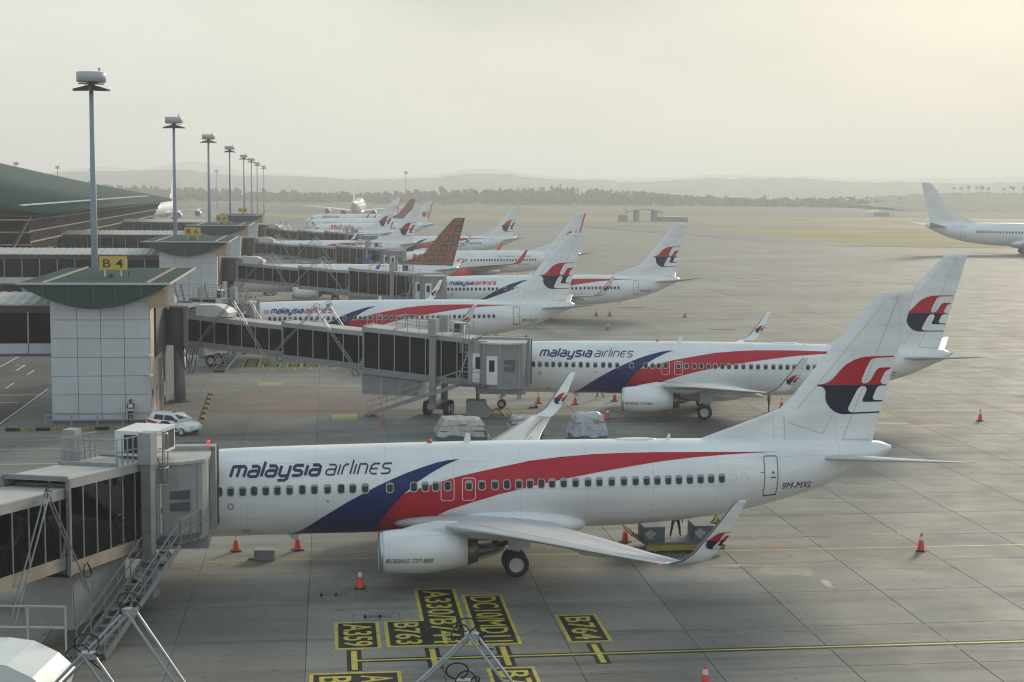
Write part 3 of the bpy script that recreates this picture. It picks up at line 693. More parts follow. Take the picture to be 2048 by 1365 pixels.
def m_pylon():
    mb = MB(); mb.smooth = True; rings = []
    for x, z0, z1, w in ((14.3, 2.4, 2.55, .05), (15.0, 2.45, 2.75, .18), (16.0, 2.4, 2.95, .22), (17.2, 2.2, 2.9, .22), (18.5, 2.15, 2.75, .18), (19.8, 2.45, 2.7, .05)):
        rings.append([(x - 20, -w, z0), (x - 20, w, z0), (x - 20, w * .8, z1), (x - 20, -w * .8, z1)])
    mb.rings(rings); return mb.mesh('pylon', MATS['white'])
def m_wheel(r, w, hub=True):
    mb = MB(); mb.smooth = True
    mb.lathe([(-w * .42, r * .60), (-w * .5, r * .72), (-w * .48, r * .9), (-w * .3, r), (w * .3, r), (w * .48, r * .9), (w * .5, r * .72), (w * .42, r * .60)], 'y', 28)
    mb.cur = 1; mb.lathe([(-w * .42, r * .60), (-w * .25, r * .55), (-w * .30, r * .25), (-w * .36, .02)], 'y', 24); mb.lathe([(w * .42, r * .60), (w * .25, r * .55), (w * .3, r * .25), (w * .36, .02)], 'y', 24)
    return mb.mesh('wheel', [TYRE, WHEELW])
def m_main_strut():
    mb = MB(); mb.tube([(-.35, .1, .62), (-.3, .25, 2.4)], .11, 10); mb.tube([(-.35, -.42, .56), (-.35, .42, .56)], .09, 8)
    mb.bar((-.35, 0, .8), (.5, .5, 2.3), .09); mb.box(-.75, .25, -.55, -.49, 1.25, 2.35); return mb.mesh('gear_leg', [WING_GREY])
def m_nose_strut():
    mb = MB(); mb.tube([(0, 0, .35), (-.05, 0, 1.6)], .08, 10); mb.tube([(0, -.25, .35), (0, .25, .35)], .06, 8); mb.bar((0, 0, .75), (-.7, 0, 1.55), .06); mb.box(.02, .30, -.42, -.39, .95, 1.55)
    mb.box(.02, .30, .39, .42, .95, 1.55); return mb.mesh('gear_leg', [WING_GREY])
def m_canoe():
    mb = MB(); mb.smooth = True
    mb.rings([[(x, w * math.cos(t), z + h * math.sin(t)) for t in [2 * math.pi * k / 10 for k in range(10)]] for x, z, w, h in ((-1.3, .05, .02, .02), (-.9, 0, .14, .15), (0, -.08, .19, .22), (.9, -.15, .15, .18), (1.6, -.28, .02, .03))])
    return mb.mesh('flap_fairing', WING_GREY)
def m_window(dark, small=False):
    """rounded cabin window facing -y: pale surround, dark pane, half-drawn blind"""
    mb = MB()
    def rr(w, h, r, n=4):
        pts = []
        for cx, cz, a0 in ((w - r, h - r, 0), (-w + r, h - r, 90), (-w + r, -h + r, 180), (w - r, -h + r, 270)):
            pts += [(cx + r * math.cos(R(a0 + 90 * i / n)), cz + r * math.sin(R(a0 + 90 * i / n))) for i in range(n + 1)]
        return pts
    o, i = rr(.172, .232, .12), rr(.135, .195, .10); n = len(o)
    mb.add([(p[0], -.016, p[1]) for p in o] + [(p[0], -.008, p[1]) for p in i], [(k, (k + 1) % n, (k + 1) % n + n, k + n) for k in range(n)])
    mb.cur = 1; mb.add([(p[0], -.008, p[1]) for p in i], [tuple(range(n))])
    if dark < 1:
        zc = .195 - .39 * (1 - dark); mb.cur = 2
        top = [p for p in i if p[1] >= zc]; 
        if len(top) >= 3:
            xs = .132; mb.add([(p[0] * .97, -.012, p[1] * .985) for p in top] , [tuple(range(len(top)))])
    return mb.mesh('window', [WIN_FRAME, WIN_DARK, WIN_SHADE], fix=False)
def ring_decal(x0, x1, z0, z1, r, w, material, name, off=.012):
    mb = MB(); outer, inner = [], []
    for cx, cz, a0, sx, sz in ((x1 - r, z1 - r, 0, 1, 1), (x0 + r, z1 - r, 90, -1, 1), (x0 + r, z0 + r, 180, -1, -1), (x1 - r, z0 + r, 270, 1, -1)):
        for i in range(5):
            a = R(a0 + 22.5 * i); outer.append((cx + r * math.cos(a), cz + r * math.sin(a))); inner.append((cx + (r - w) * math.cos(a), cz + (r - w) * math.sin(a)))
    o2, i2 = [], []
    n = len(outer)
    for k in range(n):
        a, b, c, d = outer[k], outer[(k + 1) % n], inner[k], inner[(k + 1) % n]; m = max(1, int(math.dist(a, b) / .12))
        for j in range(m):
            o2.append((a[0] + (b[0] - a[0]) * j / m, a[1] + (b[1] - a[1]) * j / m)); i2.append((c[0] + (d[0] - c[0]) * j / m, c[1] + (d[1] - c[1]) * j / m))
    n = len(o2)
    mb.add([skin(x, z, off) for x, z in o2 + i2], [(k, (k + 1) % n, (k + 1) % n + n, k + n) for k in range(n)])
    return mb.mesh(name, material, fix=False)
def band(poly, material, off):
    vs, fs = cut_polys([poly], .5, .14); mb = MB(); mb.smooth = True; mb.add([skin(x, z, off) for x, z in vs], fs)
    return mb.mesh('livery_band', material, fix=False)
def fus_text(body, x0, x1, z0, z1, material, shear=.25, bold=0.0, off=.016, name='lettering'):
    vs, fs = fit_text(body, x0, x1, z0, z1, shear, bold)
    polys = [[vs[i] for i in f] for f in fs]; v2, f2 = cut_polys(polys, 0, .14 if z1 - z0 > .3 else .2)
    mb = MB(); mb.add([skin(x, z, off) for x, z in v2], f2); return mb.mesh(name, material, fix=False)
def fus_strokes(word, x0, x1, z0, xh, width, material, shear=.34, gap=.36, slope=.011, dots=False):
    mb = MB()
    for q in stroke_word(word, x0, x1, z0, xh, width, shear, gap):
        mb.add([skin(p.x, p.y + (p.x - 7) * slope, .016) for p in q], [(0, 1, 2, 3)])
    return mb.mesh('title_lettering', material, fix=False)
def door_parts():
    mb = MB()
    def q(poly, off=.018):
        vs, fs = cut_polys([poly], 0, .14); mb.add([skin(x, z, off) for x, z in vs], fs)
    q([(31.72, 3.92), (31.98, 3.92), (31.98, 3.97), (31.72, 3.97)]); q([(31.80, 4.12), (31.90, 4.12), (31.90, 4.22), (31.80, 4.22)]); q([(31.42, 3.03), (32.08, 3.05), (32.08, 3.11), (31.42, 3.09)])
    q([(31.22, 4.18), (31.38, 4.18), (31.38, 4.21), (31.22, 4.21)])
    return mb.mesh('door_fittings', BLACK_INK, fix=False)
LION = [[(34.9 + .75 * math.cos(a) * (1 + .10 * math.sin(5 * a)), 8.3 + .85 * math.sin(a) * (1 + .08 * math.cos(4 * a))) for a in [2 * math.pi * k / 20 for k in range(20)]]]
for k in range(5):
    a = R(-48 + 27 * k); c, s_ = math.cos(a), math.sin(a)
    LION.append([(35.55 + c * .35 - s_ * .02, 8.15 + s_ * .35 + c * .02), (35.55 + c * .9 - s_ * .16, 8.15 + s_ * .9 + c * .16), (35.55 + c * (1.45 - .08 * abs(k - 2)) , 8.15 + s_ * (1.75 - .1 * abs(k - 2))), (35.55 + c * .9 + s_ * .16, 8.15 + s_ * .9 - c * .16)])
LION = [[(1.1 + 35.0 + (x - 35.0) * .95, z) for x, z in p] for p in LION]

def airliner(name_label, cat_group, pose, livery, reg=None, scale=1.0, winglets=True, windows=True, engines='white', heading_flip=False, gear=True, detail=True):
    x0, y0, hd = pose
    t = thing('airliner', name_label, 'airplane', (x0, y0, 0), R(hd), cat_group, scale)
    link('fuselage', cached('fus', m_fuselage), t)
    for s in (1, -1): link('cockpit_glass', cached(('cock', s), lambda: m_cockpit(s)), t)
    link('wing_fairing', cached('fair', m_fairing), t)
    for s in (1, -1):
        w = link('wing', cached(('wing', s), lambda: m_wing(s)), t)
        link('leading_edge', cached(('slat', s), lambda: m_slat(s)), w)
        if detail: link('control_surface_gap', cached(('gap', s), lambda: m_flapgap(s)), w)
        if winglets and s == 1: link('navigation_light', cached('nav', m_nav), w)
        if winglets:
            wl = link('winglet', cached(('wl', s), lambda: m_winglet(s)), t)
            if livery in ('mh', 'mh_old'):
                link('winglet_edge', cached(('wle', s), lambda: m_wl_edge(s)), wl)
                link('winglet_emblem', cached(('wlr', s), lambda: logo_small(s, 'r')), wl); link('winglet_emblem', cached(('wln', s), lambda: logo_small(s, 'n')), wl)
            elif livery == 'lion':
                wl.data = cached(('wl_red', s), lambda: recolour(m_winglet(s), BRIGHT_RED))
            elif livery == 'batik':
                wl.data = cached(('wl_bl', s), lambda: recolour(m_winglet(s), ROYAL))
        if detail:
            for y in (6.4, 9.2, 12.0):
                b = float(np.interp(y, [q[0] for q in WINGS], [q[2] for q in WINGS])); z = float(np.interp(y, [q[0] for q in WINGS], [q[3] for q in WINGS]))
                link('flap_fairing', cached('canoe', m_canoe), w, (b - .9 - 20, -y * s, z - .18))
        e = link('engine', cached(('nac', engines), lambda: m_nacelle(engines)), t, (0, -ENG_Y * s, 0))
        link('intake_lip', cached('lip', m_lip), e); link('fan_disc', cached('fan', m_fan), e); link('exhaust_nozzle', cached('exh', m_exhaust), e)
        link('pylon', cached('pyl', m_pylon), e)
        if s == 1 and livery in ('mh', 'mh_old') and detail: link('lettering', cached('engtxt', m_engine_text), e)
        st = link('stabilizer', cached(('stab', s), lambda: m_stab(s)), t)
        if gear:
            g = link('main_gear', cached('mstrut', m_main_strut), t, (-.0, -2.86 * s, 0), (0, 0, 0 if s == 1 else math.pi))
            if s == -1: g.location.x = -.7
            for dy in (-.43, .43): link('wheel', cached('mwheel', lambda: m_wheel(.56, .36)), g, (-.35, dy, .56))
    if gear:
        g = link('nose_gear', cached('nstrut', m_nose_strut), t, (-16, 0, 0))
        for dy in (-.2, .2): link('wheel', cached('nwheel', lambda: m_wheel(.345, .2)), g, (0, dy, .345))
    fin = link('tail_fin', cached(('fin', livery == 'batik'), lambda: m_fin('batik' if livery == 'batik' else 'boeing')), t)
    if detail:
        for ax in ((17.55, .42, .35), (27.1, .28, .18)): link('blade_antenna', cached(('bl', ax[0]), lambda: m_blade(*ax)), t)
        link('antenna_dome', cached('dome', m_dome), t); link('top_beacon', cached('tbeacon', m_beacon), t)
        for ax in (9.5, 29.5): link('belly_antenna', cached(('bel', ax), lambda: m_belly(ax)), t)
    link('tail_cone_light', cached('apu', m_apu), t)
    if detail and livery != 'batik': link('panel_seam', cached('finseam', fin_seams), fin)
    if windows:
        for i, x in enumerate(WINX if livery != 'plain' else WINX[5:]):
            z = 3.72 + .0115 * (x - 6.6); top, bot, w = fsec(x); zc = (top + bot) / 2; hh = (top - bot) / 2
            a = math.asin((z - zc) / hh); px, py, pz = skin(x, z, .004)
            k = (1.0 if i % 7 in (0, 3) else .75 if i % 3 else .5) if x < 21 else (.3 if i % 4 else .55)
            link('window', cached(('win', k), lambda: m_window(k)), t, (px, py, pz), (-a * .93, 0, 0))
    link('rear_door', cached('rdoor', lambda: ring_decal(31.40, 32.10, 3.04, 4.92, .12, .05, SEAM, 'rear_door')), t)
    if detail:
        link('service_hatch', cached('hatch1', lambda: ring_decal(6.98, 7.24, 2.92, 3.22, .12, .05, SEAM, 'service_hatch')), t)
        link('service_hatch', cached('hatch2', lambda: ring_decal(11.3, 11.42, 3.18, 3.28, .05, .035, SEAM, 'service_hatch')), t)
        link('service_hatch', cached('hatch3', lambda: ring_decal(7.6, 7.9, 1.75, 1.9, .06, .04, SEAM, 'service_hatch')), t)
        for k_, x_ in enumerate((29.9, 30.45)): link('plugged_window', cached(('plug', k_), lambda: ring_decal(x_ - .14, x_ + .14, 3.80, 4.18, .12, .015, FAINT, 'plugged_window')), t)
    if detail: link('door_fittings', cached('dfit', door_parts), t)
    link('front_door', cached('fdoor', lambda: ring_decal(4.15, 5.0, 2.78, 4.62, .12, .04, SEAM, 'front_door')), t)
    for i, x in enumerate((16.69, 17.65)):
        link('emergency_exit', cached(('exit', i), lambda: ring_decal(x - .31, x + .31, 3.16, 4.19, .14, .035, EXIT_RING, 'emergency_exit')), t)
    if livery in ('mh', 'mh_old'):
        link('livery_band', cached('red', lambda: band(RED_BAND, RED, .006)), t); link('livery_band', cached('blue', lambda: band(BLUE_BAND, NAVY, .009)), t)
        if livery == 'mh':
            link('title_lettering', cached('t1', lambda: fus_strokes('malaysia', 7.09, 11.08, 4.34, .40, .125, INK)), t)
            link('title_lettering', cached('t2', lambda: fus_strokes('airlines', 11.26, 14.22, 4.34, .40, .07, INK)), t)
        else:
            link('title_lettering', cached('t3', lambda: fus_strokes('malaysia', 6.75, 10.0, 4.28, .36, .135, BLUE_INK, gap=.34)), t)
            link('title_lettering', cached('t4', lambda: fus_strokes('airlines', 10.08, 12.95, 4.28, .36, .12, RED_INK, gap=.34)), t)
            link('flag_patch', cached('flag', m_flag), t)
        link('tail_emblem', cached('lr', lambda: fin_decal(LOGO_R, RED)), fin); link('tail_emblem', cached('ln', lambda: fin_decal(LOGO_N, TAILN)), fin)
    elif livery == 'lion':
        link('tail_emblem', cached('lion', lambda: fin_decal(LION, BRIGHT_RED)), fin)
        link('rudder_stripe', cached('lstripe', lambda: fin_decal([[(37.0, 6.2), (37.28, 6.2), (38.90, 12.45), (38.62, 12.45)]], BRIGHT_RED, 'rudder_stripe')), fin)
        link('title_lettering', cached('malindo', lambda: fus_text('Malindo', 6.9, 14.2, 3.98, 4.95, RED_INK, .22, .03)), t)
        link('title_lettering', cached('b739', lambda: fus_text('BOEING 737-800', 22.6, 28.6, 4.42, 4.68, BLACK_INK, .2)), t)
        link('round_badge', cached('badge', m_badge), t)
    if reg: link('registration_lettering', fus_text(reg, 32.30, 33.95, 3.33, 3.67, BLACK_INK, .22) if livery != 'lion' else fus_text(reg, 26.3, 28.2, 3.02, 3.26, BLACK_INK, .2), t)
    return t
def recolour(me, m):
    me.materials[0] = m; return me
def m_nav():
    mb = MB(); mb.smooth = True; mb.lathe([(-.07, .01), (-.04, .05), (.05, .05), (.10, .01)], 'x', 10, (3.04, -16.7, 3.99)); return mb.mesh('navigation_light', mat('lit_red_navigation_lamp', (.6, .02, .03), .3, emit=(1, .08, .10), estr=2.0))
def m_wl_edge(side):
    mb = MB(); mb.smooth = True; rings = []
    for (y, a, b, z, up) in WLS[1:]:
        c = b - a; u = Vector((up[0], up[1] * side, up[2])).normalized(); le = Vector((a - 20, -y * side, z)); ch = Vector((1, 0, 0)); tc = .085
        rings.append([le + ch * .11 * c + u * (tc * c * foil(.11) + .008), le + ch * .03 * c + u * (tc * c * foil(.03) + .008), le - ch * .010, le + ch * .03 * c - u * (tc * c * foil(.03) + .008), le + ch * .11 * c - u * (tc * c * foil(.11) + .008)])
    mb.rings(rings, False, False, closed=False); return mb.mesh('winglet_edge', mat('winglet_edge_grey', (.20, .205, .21), .4, .4))
def m_engine_text():
    vs, fs = fit_text('BOEING 737-800', 13.76, 15.80, 1.38, 1.58, .3, .010); polys = [[vs[i] for i in f] for f in fs]; v2, f2 = cut_polys(polys, .25, 0); mb = MB()
    def rad(x): return float(np.interp(x, [13.56, 13.85, 14.4, 15.2, 16.0], [.92, .985, 1.04, 1.055, 1.0]))
    pts = []
    for x, z in v2:
        r = rad(x) * .9; s_ = (z - ENG_Z) / r; pts.append((x - 20, -(rad(x) * 1.03 * math.sqrt(max(0, 1 - s_ * s_)) + .012), z))
    mb.add(pts, f2); return mb.mesh('lettering', BLACK_INK, fix=False)
def m_flag():
    mb = MB()
    for k in range(4):
        vs, fs = cut_polys([[(6.0, 4.22 + k * .11), (6.55, 4.22 + k * .11), (6.58, 4.275 + k * .11), (6.03, 4.275 + k * .11)]], 0, 0); mb.add([skin(x, z, .014) for x, z in vs], fs)
    return mb.mesh('flag_patch', mat('flag_pink_stripes', (0.62, .16, .14), .4), fix=False)
def m_badge():
    mb = MB(); o = [(15.7 + .75 * math.cos(2 * math.pi * k / 20), 3.75 + .42 * math.sin(2 * math.pi * k / 20)) for k in range(20)]
    vs, fs = cut_polys([o], .3, .15); mb.add([skin(x, z, .016) for x, z in vs], fs); mb.cur = 1
    o = [(15.72 + .45 * math.cos(2 * math.pi * k / 16), 3.77 + .16 * math.sin(2 * math.pi * k / 16)) for k in range(16)]
    vs, fs = cut_polys([o], .3, .1); mb.add([skin(x, z, .022) for x, z in vs], fs); return mb.mesh('round_badge', [BRIGHT_RED, MATS['white']], fix=False)
def m_blade(x, h, c):
    mb = MB(); z = fsec(x)[0] - .03; mb.hexa([(x - 20, -.03, z), (x - 20 + c, -.03, z), (x - 20 + c, .03, z), (x - 20, .03, z)], [(x - 20 + .3 * h, -.012, z + h), (x - 20 + .3 * h + c * .55, -.012, z + h), (x - 20 + .3 * h + c * .55, .012, z + h), (x - 20 + .3 * h, .012, z + h)])
    return mb.mesh('blade_antenna', MATS['white'])
def m_dome():
    mb = MB(); z = fsec(25.6)[0]; mb.smooth = True
    mb.rings([[(25.6 - 20 + a * 1.0 * k_, b * .24 * k_, z - .05 + c) for a, b in [(math.cos(2 * math.pi * k / 14), math.sin(2 * math.pi * k / 14)) for k in range(14)]] for c, k_ in ((0, 1), (.07, .98), (.10, .8))])
    return mb.mesh('antenna_dome', MATS['white'])
def m_belly(x):
    mb = MB(); b = fsec(x)[1]; mb.hexa([(x - 20 + .25, -.012, b - .3), (x - 20 + .5, -.012, b - .3), (x - 20 + .5, .012, b - .3), (x - 20 + .25, .012, b - .3)], [(x - 20, -.03, b + .1), (x - 20 + .5, -.03, b + .1), (x - 20 + .5, .03, b + .1), (x - 20, .03, b + .1)])
    return mb.mesh('belly_antenna', MATS['white'])
def m_apu():
    mb = MB(); mb.lathe([(17.9, .06), (18.16, .055), (18.18, .02)], 'x', 10, (0, 0, 5.02)); return mb.mesh('tail_cone_light', DARKMET)
def m_beacon():
    mb = MB(); mb.smooth = True; z = fsec(16.0)[0]; mb.lathe([(z - .03, .13), (z + .08, .11), (z + .15, .02)], 'z', 12, (-4.0, 0, 0)); return mb.mesh('top_beacon', mat('beacon_red_glass', (.55, .03, .03), .3))
MATS['lion_red'] = BRIGHT_RED

# ------------------------------------------------------------------ ground
AL = R(7.1); CA, SA = math.cos(AL), math.sin(AL)
def UV(u, v, z=0.0): return (u * CA - v * SA, u * SA + v * CA, z)
def sheet(name, pts, m, z=0.0, parent=None):
    mb = MB(); mb.add([(p[0], p[1], z) for p in pts], [tuple(range(len(pts)))]); o = mb.build(name, m, parent)
    return o
BASE_Z = -0.034
ground = structure(sheet('ground', [(-9000, -300), (9000, -300), (9000, 9000), (-9000, 9000)], MATS['far_field'], -0.10))
apron = structure(sheet('apron', [(-400, -60), (170, -60), (150, 330), (122, 452), (95, 453), (30, 640), (-120, 660), (-260, 640), (-400, 200)], MATS['concrete_sheet'], BASE_Z))
structure(sheet('taxiway', [(95, 453), (122, 452), (150, 330), (900, 330), (900, 455)], MATS['old_asphalt'], BASE_Z - .012))
structure(sheet('shoulder', [(36, 644), (95, 453), (113, 456), (78, 676)], MATS['old_asphalt'], BASE_Z - .016))
structure(sheet('verge', [(78, 676), (113, 456), (900, 458), (900, 640), (300, 660)], MATS['dry_grass'], BASE_Z - .020))
structure(sheet('far_taxiway', [(-700, 690), (-120, 668), (30, 650), (80, 682), (300, 666), (900, 648), (900, 720), (250, 745), (-700, 770)], MATS['old_asphalt'], BASE_Z - .024))
structure(sheet('meadow', [(-700, 770), (250, 745), (900, 720), (900, 850), (-700, 860)], MATS['dry_grass'], BASE_Z - .028))
structure(sheet('runway', [(-1500, 875), (1500, 850), (1500, 925), (-1500, 950)], MATS['old_asphalt'], BASE_Z - .032))
structure(sheet('road', [UV(-23.1, 100), UV(-23.1, 108), UV(-23.1, 160), UV(-23.1, 420), UV(-42, 420), UV(-42, 60), UV(-23.1, 60)], MATS['asphalt'], BASE_Z + .012))

slab_me = None
def slab_mesh():
    g = 4.9 / 2 - .012; b = .012; mb = MB()
    mb.add([(-g, -g, -.03), (g, -g, -.03), (g, g, -.03), (-g, g, -.03), (-g, -g, -b), (g, -g, -b), (g, g, -b), (-g, g, -b), (-g + b, -g + b, 0), (g - b, -g + b, 0), (g - b, g - b, 0), (-g + b, g - b, 0)],
           [(8, 9, 10, 11)] + [(i, (i + 1) % 4, (i + 1) % 4 + 4, i + 4) for i in range(4)] + [(i + 4, (i + 1) % 4 + 4, (i + 1) % 4 + 8, i + 8) for i in range(4)])
    return mb.mesh('slab', MATS['concrete_slab'])
slab_me = slab_mesh(); bed = MB(); n_slab = 0
for j in range(-1, 24):
    vc = 50.3 + 4.9 * j + 2.45; us = []
    for i in range(-14, 20):
        uc = 13.82 + 4.9 * i + 2.45; x, y, _ = UV(uc, vc)
        if abs(x) < 0.352 * y + 2.6 and not (uc < -12.5 and vc > 103): us.append(uc)
    for uc in us:
        if n_slab < 298:
            o = link('slab', slab_me, apron, UV(uc, vc), (0, 0, AL)); n_slab += 1
    if n_slab < 298 and us:
        a, b = min(us) - 2.4, max(us) + 2.4
        bed.add([UV(a, vc - 2.45, -.024), UV(b, vc - 2.45, -.024), UV(b, vc + 2.45, -.024), UV(a, vc + 2.45, -.024)], [(0, 1, 2, 3)])
bed.build('joint_sealant', mat('joint_sealant_black', (.06, .06, .058), .8, var=.4, vscale=.7), apron)

# ------------------------------------------------------------------ painted markings
def quad_uv(mb, u0, u1, v0, v1, z): mb.add([UV(u0, v0, z), UV(u1, v0, z), UV(u1, v1, z), UV(u0, v1, z)], [(0, 1, 2, 3)])
mk = structure(sheet('apron_marking', [UV(0.7, 52.33), UV(70, 52.33), UV(70, 52.76), UV(0.7, 52.76)], MARK_K, .004))
def mark(name, m, z, rects, parent=mk):
    mb = MB()
    for r in rects: quad_uv(mb, *r, z)
    return mb.build(name, m, parent)
mark('centre_line', MARK_Y, .008, [(1.0, 70, 52.48, 52.61)])
mark('centre_line', MARK_Y, .005, [(-7, 60, 67.36, 67.46)])
mark('centre_line', MARK_Y, .005, [(14, 80, 110.2, 110.32)])
mark('centre_line', MARK_Y, .005, [(10, 80, 152.0, 152.14)])
for u in (.88, 3.78, 6.43, 9.91):
    mark('stop_bar', MARK_K, .006, [(u - .27, u + .27, 51.38, 53.78)]); mark('stop_bar', MARK_Y, .010, [(u - .11, u + .11, 51.50, 53.68)])
def ground_text(word, u0, u1, v0, v1, z):
    """lettering read along -v with its tops towards +u"""
    vs, fs = fit_text(word, 0, v1 - v0, 0, u1 - u0, 0, .012); mb = MB()
    mb.add([UV(u0 + b, v1 - a, z) for a, b in vs], fs); return mb.build('lettering', MARK_Y, mk)
def stand_box(u0, u1, v0, v1, words):
    mark('stand_panel', MARK_Y, .005, [(u0, u1, v0, v1)]); mark('stand_panel', MARK_K, .009, [(u0 + .14, u1 - .14, v0 + .16, v1 - .16)])
    for w, a, b, c, d in words: ground_text(w, a, b, c, d, .013)
stand_box(.18, 1.92, 53.9, 57.35, [('A359', .50, 1.62, 54.25, 57.05)])
mark('stand_panel', MARK_Y, .005, [(2.12, 5.34, 54.0, 57.4), (3.58, 5.34, 57.4, 61.95)]); mark('stand_panel', MARK_K, .009, [(2.26, 5.20, 54.16, 57.24), (3.72, 5.20, 57.24, 61.79)])
ground_text('B763', 2.48, 3.50, 54.3, 57.1, .013); ground_text('A330/B744', 3.92, 5.02, 54.25, 61.6, .013)
stand_box(5.52, 7.24, 53.95, 60.8, [('DC10/MD11', 5.84, 6.94, 54.3, 60.5)])
stand_box(9.02, 10.72, 53.95, 57.6, [('B764', 9.34, 10.40, 54.3, 57.25)])
stand_box(-.72, 2.50, 47.5, 51.25, [('B', -.38, .74, 50.10, 50.85), ('A', 1.08, 2.2, 50.10, 50.85)])
stand_box(5.58, 7.32, 47.5, 51.28, [('B7', 5.92, 7.02, 49.35, 50.9)])
for u, v, w, h in ((.1, 61.3, 2.1, 1.6), (1.85, 57.95, 1.9, 1.0)):        # blacked-out old stand boxes
    mark('faded_panel', mat('faded_black_paint', (.10, .10, .10), .7, var=.3, vscale=3, dirt=(.24, .235, .22), dirt_amt=1.0, dscale=(3, 3, 3)), .0045,
         [(u - w / 2, u + w / 2, v + h / 2 - .06, v + h / 2), (u - w / 2, u + w / 2, v - h / 2, v - h / 2 + .05), (u - w / 2, u - w / 2 + .05, v - h / 2, v + h / 2), (u + w / 2 - .05, u + w / 2, v - h / 2, v + h / 2), (u - .5, u + .62, v - .12, v + .30), (u - .5, u - .4, v - .4, v + .3), (u + .1, u + .2, v - .42, v + .3)])
mark('equipment_box', MARK_R, .005, [(20.85, 22.5, 67.6, 67.68), (20.85, 22.5, 68.93, 69.0), (20.85, 20.92, 67.6, 69.0), (22.43, 22.5, 67.6, 69.0), (21.4, 21.9, 68.1, 68.5)])
mark('hatched_area', MARK_R, .005, [(-7.5, 3.8, v, v + .24) for v in [111.5 + 1.15 * k for k in range(13)]])
mark('boundary_line', MARK_R, .006, [(3.8, 3.95, 104, 128), (-9, 14.0, 103.9, 104.02), (14.0, 40.0, 97.6, 97.72)])
for u0, u1, v0, v1 in ((-8.2, -6.6, 140.2, 147.2), (-6.3, -4.6, 140.2, 143.6), (-4.0, -2.65, 140.1, 143.5), (-2.6, -.9, 140.0, 146.3), (-.3, 1.1, 140.0, 144.8), (11.6, 13.3, 109.3, 112.7)):
    mark('stand_panel', MARK_Y, .005, [(u0, u1, v0, v1)]); mark('stand_panel', MARK_K, .009, [(u0 + .15, u1 - .15, v0 + .2, v1 - .2)])
    mark('lettering', MARK_Y, .013, [(u0 + .35, u1 - .35, v, v + .22) for v in np.arange(v0 + .5, v1 - .6, .55)])
mark('yellow_patch', MARK_YF, .005, [(-6.1, -4.0, 127.5, 129.8), (.2, 2.1, 108.2, 111.0)])
mark('stand_line', MARK_Y, .006, [(-8.0, 2.0, 139.2, 139.35)] + [(u, u + .2, 138.4, 140.0) for u in (-7.4, -5.4, -3.3, -1.8, .4)])
mark('road_line', MARK_W, .007, [(-40, -14.2, 102.6, 102.72), (-40, -15.2, 97.4, 97.55), (-40, -14.5, 92.2, 92.35)])
rl = structure(sheet('road_marking', [UV(-23.45, 100), UV(-23.3, 100), UV(-23.3, 126.6), UV(-23.45, 126.6)], MARK_W, BASE_Z + .020))
mark('road_line', MARK_W, BASE_Z + .020, [(-40, -23.5, 122.8, 123.0)] + [(-27.0 - .0, -26.85, v, v + 3.2) for v in (127, 136, 147, 160)] + [(-30.6, -30.45, 118, 200)], rl)
mark('crossing_stripe', MARK_W, BASE_Z + .020, [(-27.5 - k * 1.2, -26.9 - k * 1.2, 113.5, 117.5) for k in range(8)] + [(-40, -24.2, 118.6, 118.75), (-40, -24.2, 112.6, 112.75)], rl)
mark('turn_arrow', MARK_W, BASE_Z + .020, [(-28.6, -28.4, 139, 143), (-29.4, -28.4, 143, 143.3)], rl)
mark('taxi_line', MARK_Y, BASE_Z + .008, [(63.2, 63.4, 90, 300), (62.1, 62.2, 90, 300)])

# wet and oily patches on the concrete
def blot(name, m, u, v, ru, rv, seed, z=.0035, n=22):
    rnd = random.Random(seed); mb = MB(); p = []
    for k in range(n):
        a = 2 * math.pi * k / n; f = .55 + .6 * rnd.random(); p.append(UV(u + ru * f * math.cos(a), v + rv * f * math.sin(a), z))
    mb.add(p, [tuple(range(n))]); o = mb.build(name, m, apron); return o
OIL = mat('oil_stain', (.10, .085, .07), .45, var=.3, vscale=1.2); PUD = mat('wet_concrete', (.10, .098, .09), .10, var=.15)
OLDW = mat('worn_white_patch', (.33, .325, .30), .7, var=.25, vscale=2)
OIL2 = mat('brown_oil_stain', (.155, .130, .10), .55, var=.35, vscale=.9)
for i, (u, v, a, b, m) in enumerate(((3.6, 64.0, 1.6, .7, OIL), (20.5, 63.4, 2.0, 1.0, OIL2), (41, 104.2, 2.8, .55, PUD), (44.5, 103.0, 3.2, .4, PUD), (27.5, 106.3, 1.6, .35, OIL), (25.2, 108.6, 1.5, .4, OIL), (21.7, 61.3, .22, .7, OLDW), (18.3, 64.7, 1.3, .16, OLDW), (24.5, 113.4, 1.7, .5, PUD), (20.8, 66.2, 1.1, .35, PUD), (48, 177, 2.0, .9, OIL), (56, 160, 2.4, .9, OIL2), (52, 190, 3, .8, OIL), (44, 210, 2.5, .8, OIL), (9.2, 66.0, 1.3, .7, OIL), (-2, 126, 3.5, 1.6, OIL2), (-6, 118, 3.0, 1.2, OIL2))):
    blot('stain', m, u, v, a, b, 30 + i, .0032 + .0002 * i)

